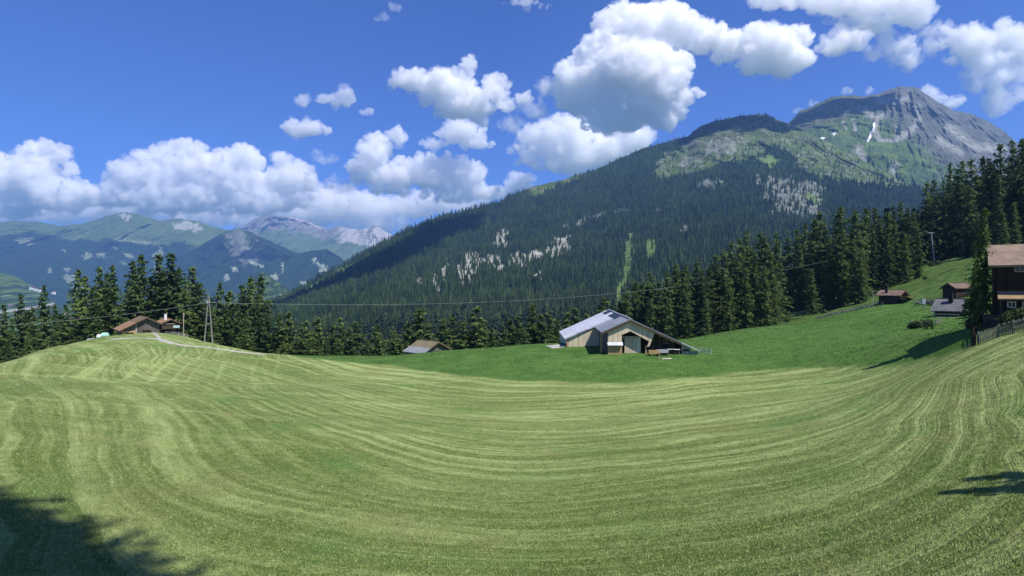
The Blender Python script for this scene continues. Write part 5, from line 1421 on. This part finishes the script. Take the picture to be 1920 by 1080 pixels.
def cloud(label, D, blobs, seed, name="cloud", mat=None, vox=1.7, flat=0.0, depth=0.8, amp=1.0, veil=None):
    """blobs: (px, py, rx, ry) of the heaps; D metres away"""
    r = random.Random(seed); s = D / F
    balls = []
    for (px, py, rx, ry) in blobs:
        rx *= 1.12; ry *= 1.08
        n = max(5, int(rx * ry / 40))
        base_r = min(rx, ry)
        cx, cz = (px - 960) * s, (540 - py) * s
        for _ in range(max(3, int(rx / ry * 3) if rx > ry else int(ry / rx * 3))):
            a = r.random() * 6.283; q = math.sqrt(r.random()) * 0.5
            x = cx + math.cos(a) * q * rx * s; z = cz + math.sin(a) * q * ry * s; y = D + r.uniform(-.5, .5) * base_r * s * depth
            rad = base_r * s * r.uniform(.62, .82)
            balls.append((x, y, z, rad, 0.85))
        for _ in range(n):
            a = r.random() * 6.283; el = r.uniform(-0.35, 1.4) if r.random() < .8 else r.uniform(-1.2, 0)
            ux = math.cos(a) * math.cos(el); uy = math.sin(a) * math.cos(el); uz = math.sin(el)
            k = r.uniform(.62, .9)
            x = cx + ux * rx * s * k; y = D + uy * base_r * s * depth * k; z = cz + uz * ry * s * k
            rad = base_r * s * r.uniform(.18, .40)
            balls.append((x, y, z, rad, 0.9))
            for _ in range(4):
                b2 = [r.gauss(0, 1) for _ in range(3)]; m = math.sqrt(sum(q * q for q in b2)); b2[2] = abs(b2[2])
                balls.append((x + b2[0] / m * rad * .8, y + b2[1] / m * rad * .8, z + b2[2] / m * rad * .8, rad * r.uniform(.3, .55), 1))
    o = union_mesh(name, balls, vox * s)
    me = o.data
    V = np.empty(len(me.vertices) * 3, np.float32); me.vertices.foreach_get("co", V); V = V.reshape(-1, 3).astype(float)
    Nn = np.empty(len(me.vertices) * 3, np.float32); me.vertices.foreach_get("normal", Nn); Nn = Nn.reshape(-1, 3)
    u_ = V / s
    d = 0
    for k, (sc, am) in enumerate([(30, 9.0), (13, 7.0), (6, 4.4), (3, 2.6)]):
        d = d + (1 - 2 * np.abs(noise3(u_[:, 0] / sc, u_[:, 1] / sc, u_[:, 2] / sc, seed * 13 + k)) - 0.45) * am
    # undersides are smoother
    d = d * (0.35 + 0.65 * sstep(-0.8, 0.2, Nn[:, 2])) * amp
    V = V + Nn * (d * s)[:, None]
    me.vertices.foreach_set("co", V.astype(np.float32).ravel()); me.update()
    me.polygons.foreach_set("use_smooth", np.ones(len(me.polygons), bool))
    me.materials.clear(); me.materials.append(mat)
    tag(o, label, "cloud", "cumulus clouds over the valley")
    if veil is not None:
        b2 = [(x, y, z, q * (1.22 if q > 9 * s else 1.5), f) for (x, y, z, q, f) in balls if q > 5 * s]
        v = union_mesh("veil", b2, vox * s * 1.5); me = v.data
        V = np.empty(len(me.vertices) * 3, np.float32); me.vertices.foreach_get("co", V); V = V.reshape(-1, 3).astype(float)
        Nn = np.empty(len(me.vertices) * 3, np.float32); me.vertices.foreach_get("normal", Nn); Nn = Nn.reshape(-1, 3)
        u_ = V / s; d = -3.0
        for k, (sc, am) in enumerate([(26, 15.0), (11, 8.0), (5, 4.5)]):
            d = d + noise3(u_[:, 0] / sc, u_[:, 1] / sc, u_[:, 2] / sc, seed * 7 + k) * am
        me.vertices.foreach_set("co", (V + Nn * (d * s)[:, None]).astype(np.float32).ravel()); me.update()
        me.polygons.foreach_set("use_smooth", np.ones(len(me.polygons), bool))
        me.materials.clear(); me.materials.append(veil); v.parent = o
    return o
def cloud_mat(dens, k):
    m = bpy.data.materials.new("cloud vapour " + k); m.use_nodes = True; nt = m.node_tree
    nt.nodes.remove(nt.nodes["Principled BSDF"])
    v = nt.nodes.new("ShaderNodeVolumePrincipled")
    v.inputs["Color"].default_value = (1, 1, 1, 1); v.inputs["Density"].default_value = dens; v.inputs["Anisotropy"].default_value = 0.0
    nt.links.new(v.outputs[0], nt.nodes["Material Output"].inputs["Volume"])
    return m
CL = [
 ("tall bright cumulus towering over the long mountain ridge", 6500, 7, [(1180,62,62,42),(1245,52,62,36),(1310,70,45,28),(1135,108,50,42),(1090,150,42,38),(1180,150,92,62),(1215,200,80,35),(1150,205,70,38),(1285,182,34,15),(1065,180,26,24),(1245,232,32,14),(1130,235,50,16),(1345,60,28,14)], 1.0),
 ("ragged white cloud right of the tall cumulus", 6500, 8, [(1375,85,40,24),(1435,92,60,38),(1480,115,36,28),(1420,122,40,20),(1500,72,22,18),(1350,112,25,10)], 1.0),
 ("small fleecy cloud left of the grey overhead bank", 6500, 12, [(1585,78,42,22),(1560,92,28,14),(1615,66,20,16)], 1.0),
 ("soft cumulus below the tall one, touching the ridge", 16500, 12, [(1055,262,62,36),(1105,285,62,34),(1005,258,30,20),(1150,285,48,26),(1060,305,70,22),(985,290,30,18),(1180,262,40,30)], 1.0),
 ("small bright puff above the ridge crest", 17500, 9, [(968,345,34,16),(935,362,30,14),(990,335,18,8)], 1.0),
 ("wide cumulus with a pointed top left of the tall one", 6500, 9, [(772,150,38,18),(830,168,60,30),(878,130,16,20),(880,195,50,30),(930,165,24,22),(985,186,24,11),(845,205,40,18),(945,200,22,14),(905,225,26,10)], 1.0),
 ("middling cloud under the pointed one", 16500, 10, [(865,250,40,22),(885,268,36,13),(815,270,40,8),(910,272,20,8)], 1.0),
 ("heaped bright clouds above the valley head", 17000, 8, [(700,288,36,30),(745,258,18,15),(682,318,30,26),(735,340,56,26),(765,325,30,24),(820,325,66,28),(872,332,36,28),(800,302,40,14),(895,362,44,18),(850,365,60,16)], 1.0),
 ("small spindle-shaped cloud", 6500, 9, [(575,247,38,15),(548,238,18,12),(606,244,22,7),(568,232,14,9)], 1.0),
 ("small ragged cloud above the spindle-shaped one", 6800, 11, [(640,192,28,13),(650,180,12,12),(608,188,16,7),(688,210,18,5)], 1.0),
 ("tiny puff beside the ragged cloud", 6800, 14, [(566,190,10,9)], 1.0),
 ("thin wisp high at the top", 6000, 30, [(716,34,18,5),(740,16,10,7)], 1.0),
 ("towering cumulus at the left edge", 17000, 8, [(62,295,30,24),(85,282,24,16),(118,292,22,15),(60,340,50,40),(20,345,30,30),(128,318,14,14),(105,365,50,30),(150,372,46,24),(30,385,60,24),(-20,330,40,40)], 1.0),
 ("broad bank of cumulus with a brilliant crown at the left", 17000, 9, [(350,282,36,16),(310,296,54,22),(375,292,30,13),(255,328,52,26),(300,335,90,30),(400,322,70,30),(455,305,30,28),(450,345,60,32),(530,305,16,17),(540,345,56,28),(560,322,28,14),(330,370,130,32),(220,365,60,24),(480,378,110,26)], 1.0),
 ("pale low cloud bank behind the far peaks", 21000, 12, [(640,388,95,30),(720,398,85,28),(790,385,65,22),(560,398,95,30),(440,398,95,28),(250,392,90,24),(120,396,95,22),(20,400,70,20),(870,382,50,14),(690,420,80,20),(350,395,90,26),(600,372,40,20),(900,372,30,12)], 1.0),
 ("grey based cloud bank at the upper right edge of the sky", 6000, 14, [(1450,2,60,14),(1530,5,90,18),(1610,8,90,26),(1680,15,60,30),(1725,30,24,24),(1650,48,45,14)], 1.0),
 ("torn fleece of cloud over the rocky peak", 6000, 24, [(1690,88,22,16),(1745,88,24,12),(1665,70,16,12),(1728,60,22,10),(1700,118,12,12)], 1.0),
 ("broken white cloud at the right edge", 6000, 12, [(1820,85,40,28),(1785,70,26,16),(1885,68,36,24),(1855,115,40,22),(1870,150,20,20),(1910,95,24,28),(1835,112,24,16),(1862,175,22,12),(1915,180,8,16)], 1.0),
 ("small white cloud peeping over the summit shoulder", 9000, 11, [(1742,178,20,13),(1785,190,18,11),(1755,188,20,9)], 1.0),
 ("low cloud scraps behind the dark summit shoulder", 9000, 20, [(1528,196,24,6),(1500,208,14,5),(1588,172,14,4),(1625,172,14,4)], 1.0),
 ("scrap of cloud at the top edge left of the tall cumulus", 6000, 18, [(975,6,34,8),(1020,12,14,5)], 1.0),
 ("thin veil of cloud hanging below the torn fleece over the peak", 6000, 40, [(1650,95,40,14),(1700,110,30,16),(1760,60,30,10),(1600,40,60,14)], 1.6),
 ("thin veil trailing below the broken cloud at the right edge", 6000, 38, [(1870,190,30,26),(1840,150,34,22),(1905,140,20,34),(1800,115,36,12)], 1.6),
 ("faint streak of cloud left of the heaped clouds", 17000, 40, [(610,300,34,5),(590,290,14,4),(640,350,30,14)], 1.6),
 ("thin veil linking the pointed cloud to the tall one", 6500, 40, [(1000,205,34,14),(960,235,40,12),(1030,170,16,22)], 1.6),
]
for i, (lb, D, mfp, bl, am) in enumerate(CL):
    o = cloud(lb, D, bl, 100 + i * 7, mat=cloud_mat(1.0 / (1.35 * mfp * D / F), str(i)), amp=am, vox=1.7, veil=cloud_mat(1.0 / (48 * D / F), 'veil ' + str(i)))
    o["kind"] = "stuff"
    for k_ in ("group", "category"):
        if k_ in o: del o[k_]

# clouds overhead, above the frame, that shade parts of the mountains
def shade_cloud(pts, rad, label, seed, M=None):
    q_ = []
    for (px, py) in pts:
        k = np.argmin((M['px'][4:] - px) ** 2 + (M['py'][4:] - py) ** 2); q_.append((px, py, float(M['Y'][4:].ravel()[k])))
    pts = q_
    r = random.Random(seed); balls = []
    for (px, py, D), (qx, qy, E) in zip(pts[:-1], pts[1:]):
        n = 7
        for i in range(n):
            t = i / n; u_, v_, w_ = px + (qx - px) * t, py + (qy - py) * t, D + (E - D) * t
            p = Vector(((u_ - 960) / F * w_, w_, (540 - v_) / F * w_)); c = p + SUND * ((2550 - p.z) / SUND.z)
            for _ in range(5):
                k = rad * r.uniform(.5, .8); balls.append((c.x + r.gauss(0, .5) * rad, c.y + r.gauss(0, .5) * rad, c.z + r.gauss(0, .15) * rad, k, .6))
    o = union_mesh("cloud", balls, rad * .18); me = o.data; V = _co(me)
    Nn = np.empty(len(me.vertices) * 3, np.float32); me.vertices.foreach_get("normal", Nn); Nn = Nn.reshape(-1, 3)
    V = V + Nn * (fbm2(V[:, 0] / rad * 1.4, V[:, 1] / rad * 1.4, 4, seed) * rad * .5)[:, None]
    me.vertices.foreach_set("co", V.astype(np.float32).ravel()); me.update()
    me.materials.clear(); me.materials.append(cloud_mat(1 / 22.0, label[:20])); tag(o, label, kind="stuff")
shade_cloud([(560, 562), (620, 540), (690, 508), (750, 476), (815, 440), (870, 412)], 105, "cloud above the frame shading the lower mountain flank", 3, MA_)
shade_cloud([(1290, 258), (1350, 238), (1420, 228), (1470, 240)], 80, "cloud above the frame shading the round shoulder", 4, MA_)
shade_cloud([(1500, 225), (1550, 205), (1610, 198), (1645, 190)], 110, "cloud above the frame shading the left side of the peak", 5, MB_)

# ------------------------------------------------------------------ the air
hb = MB().box(-16000, 16000, -900, 15500, -900, 1470)
hz = bpy.data.materials.new("air"); hz.use_nodes = True
nt = hz.node_tree
for n_ in list(nt.nodes):
    if n_.type == 'BSDF_PRINCIPLED': nt.nodes.remove(n_)
pv = nt.nodes.new("ShaderNodeVolumePrincipled")
pv.inputs["Color"].default_value = (0.27, 0.50, 1.0, 1)
pv.inputs["Density"].default_value = 6.5e-5
pv.inputs["Anisotropy"].default_value = 0.2
nt.links.new(pv.outputs[0], nt.nodes["Material Output"].inputs["Volume"])
haze = hb.build("haze", hz)
tag(haze, "bluish summer haze over the valley", kind="stuff")
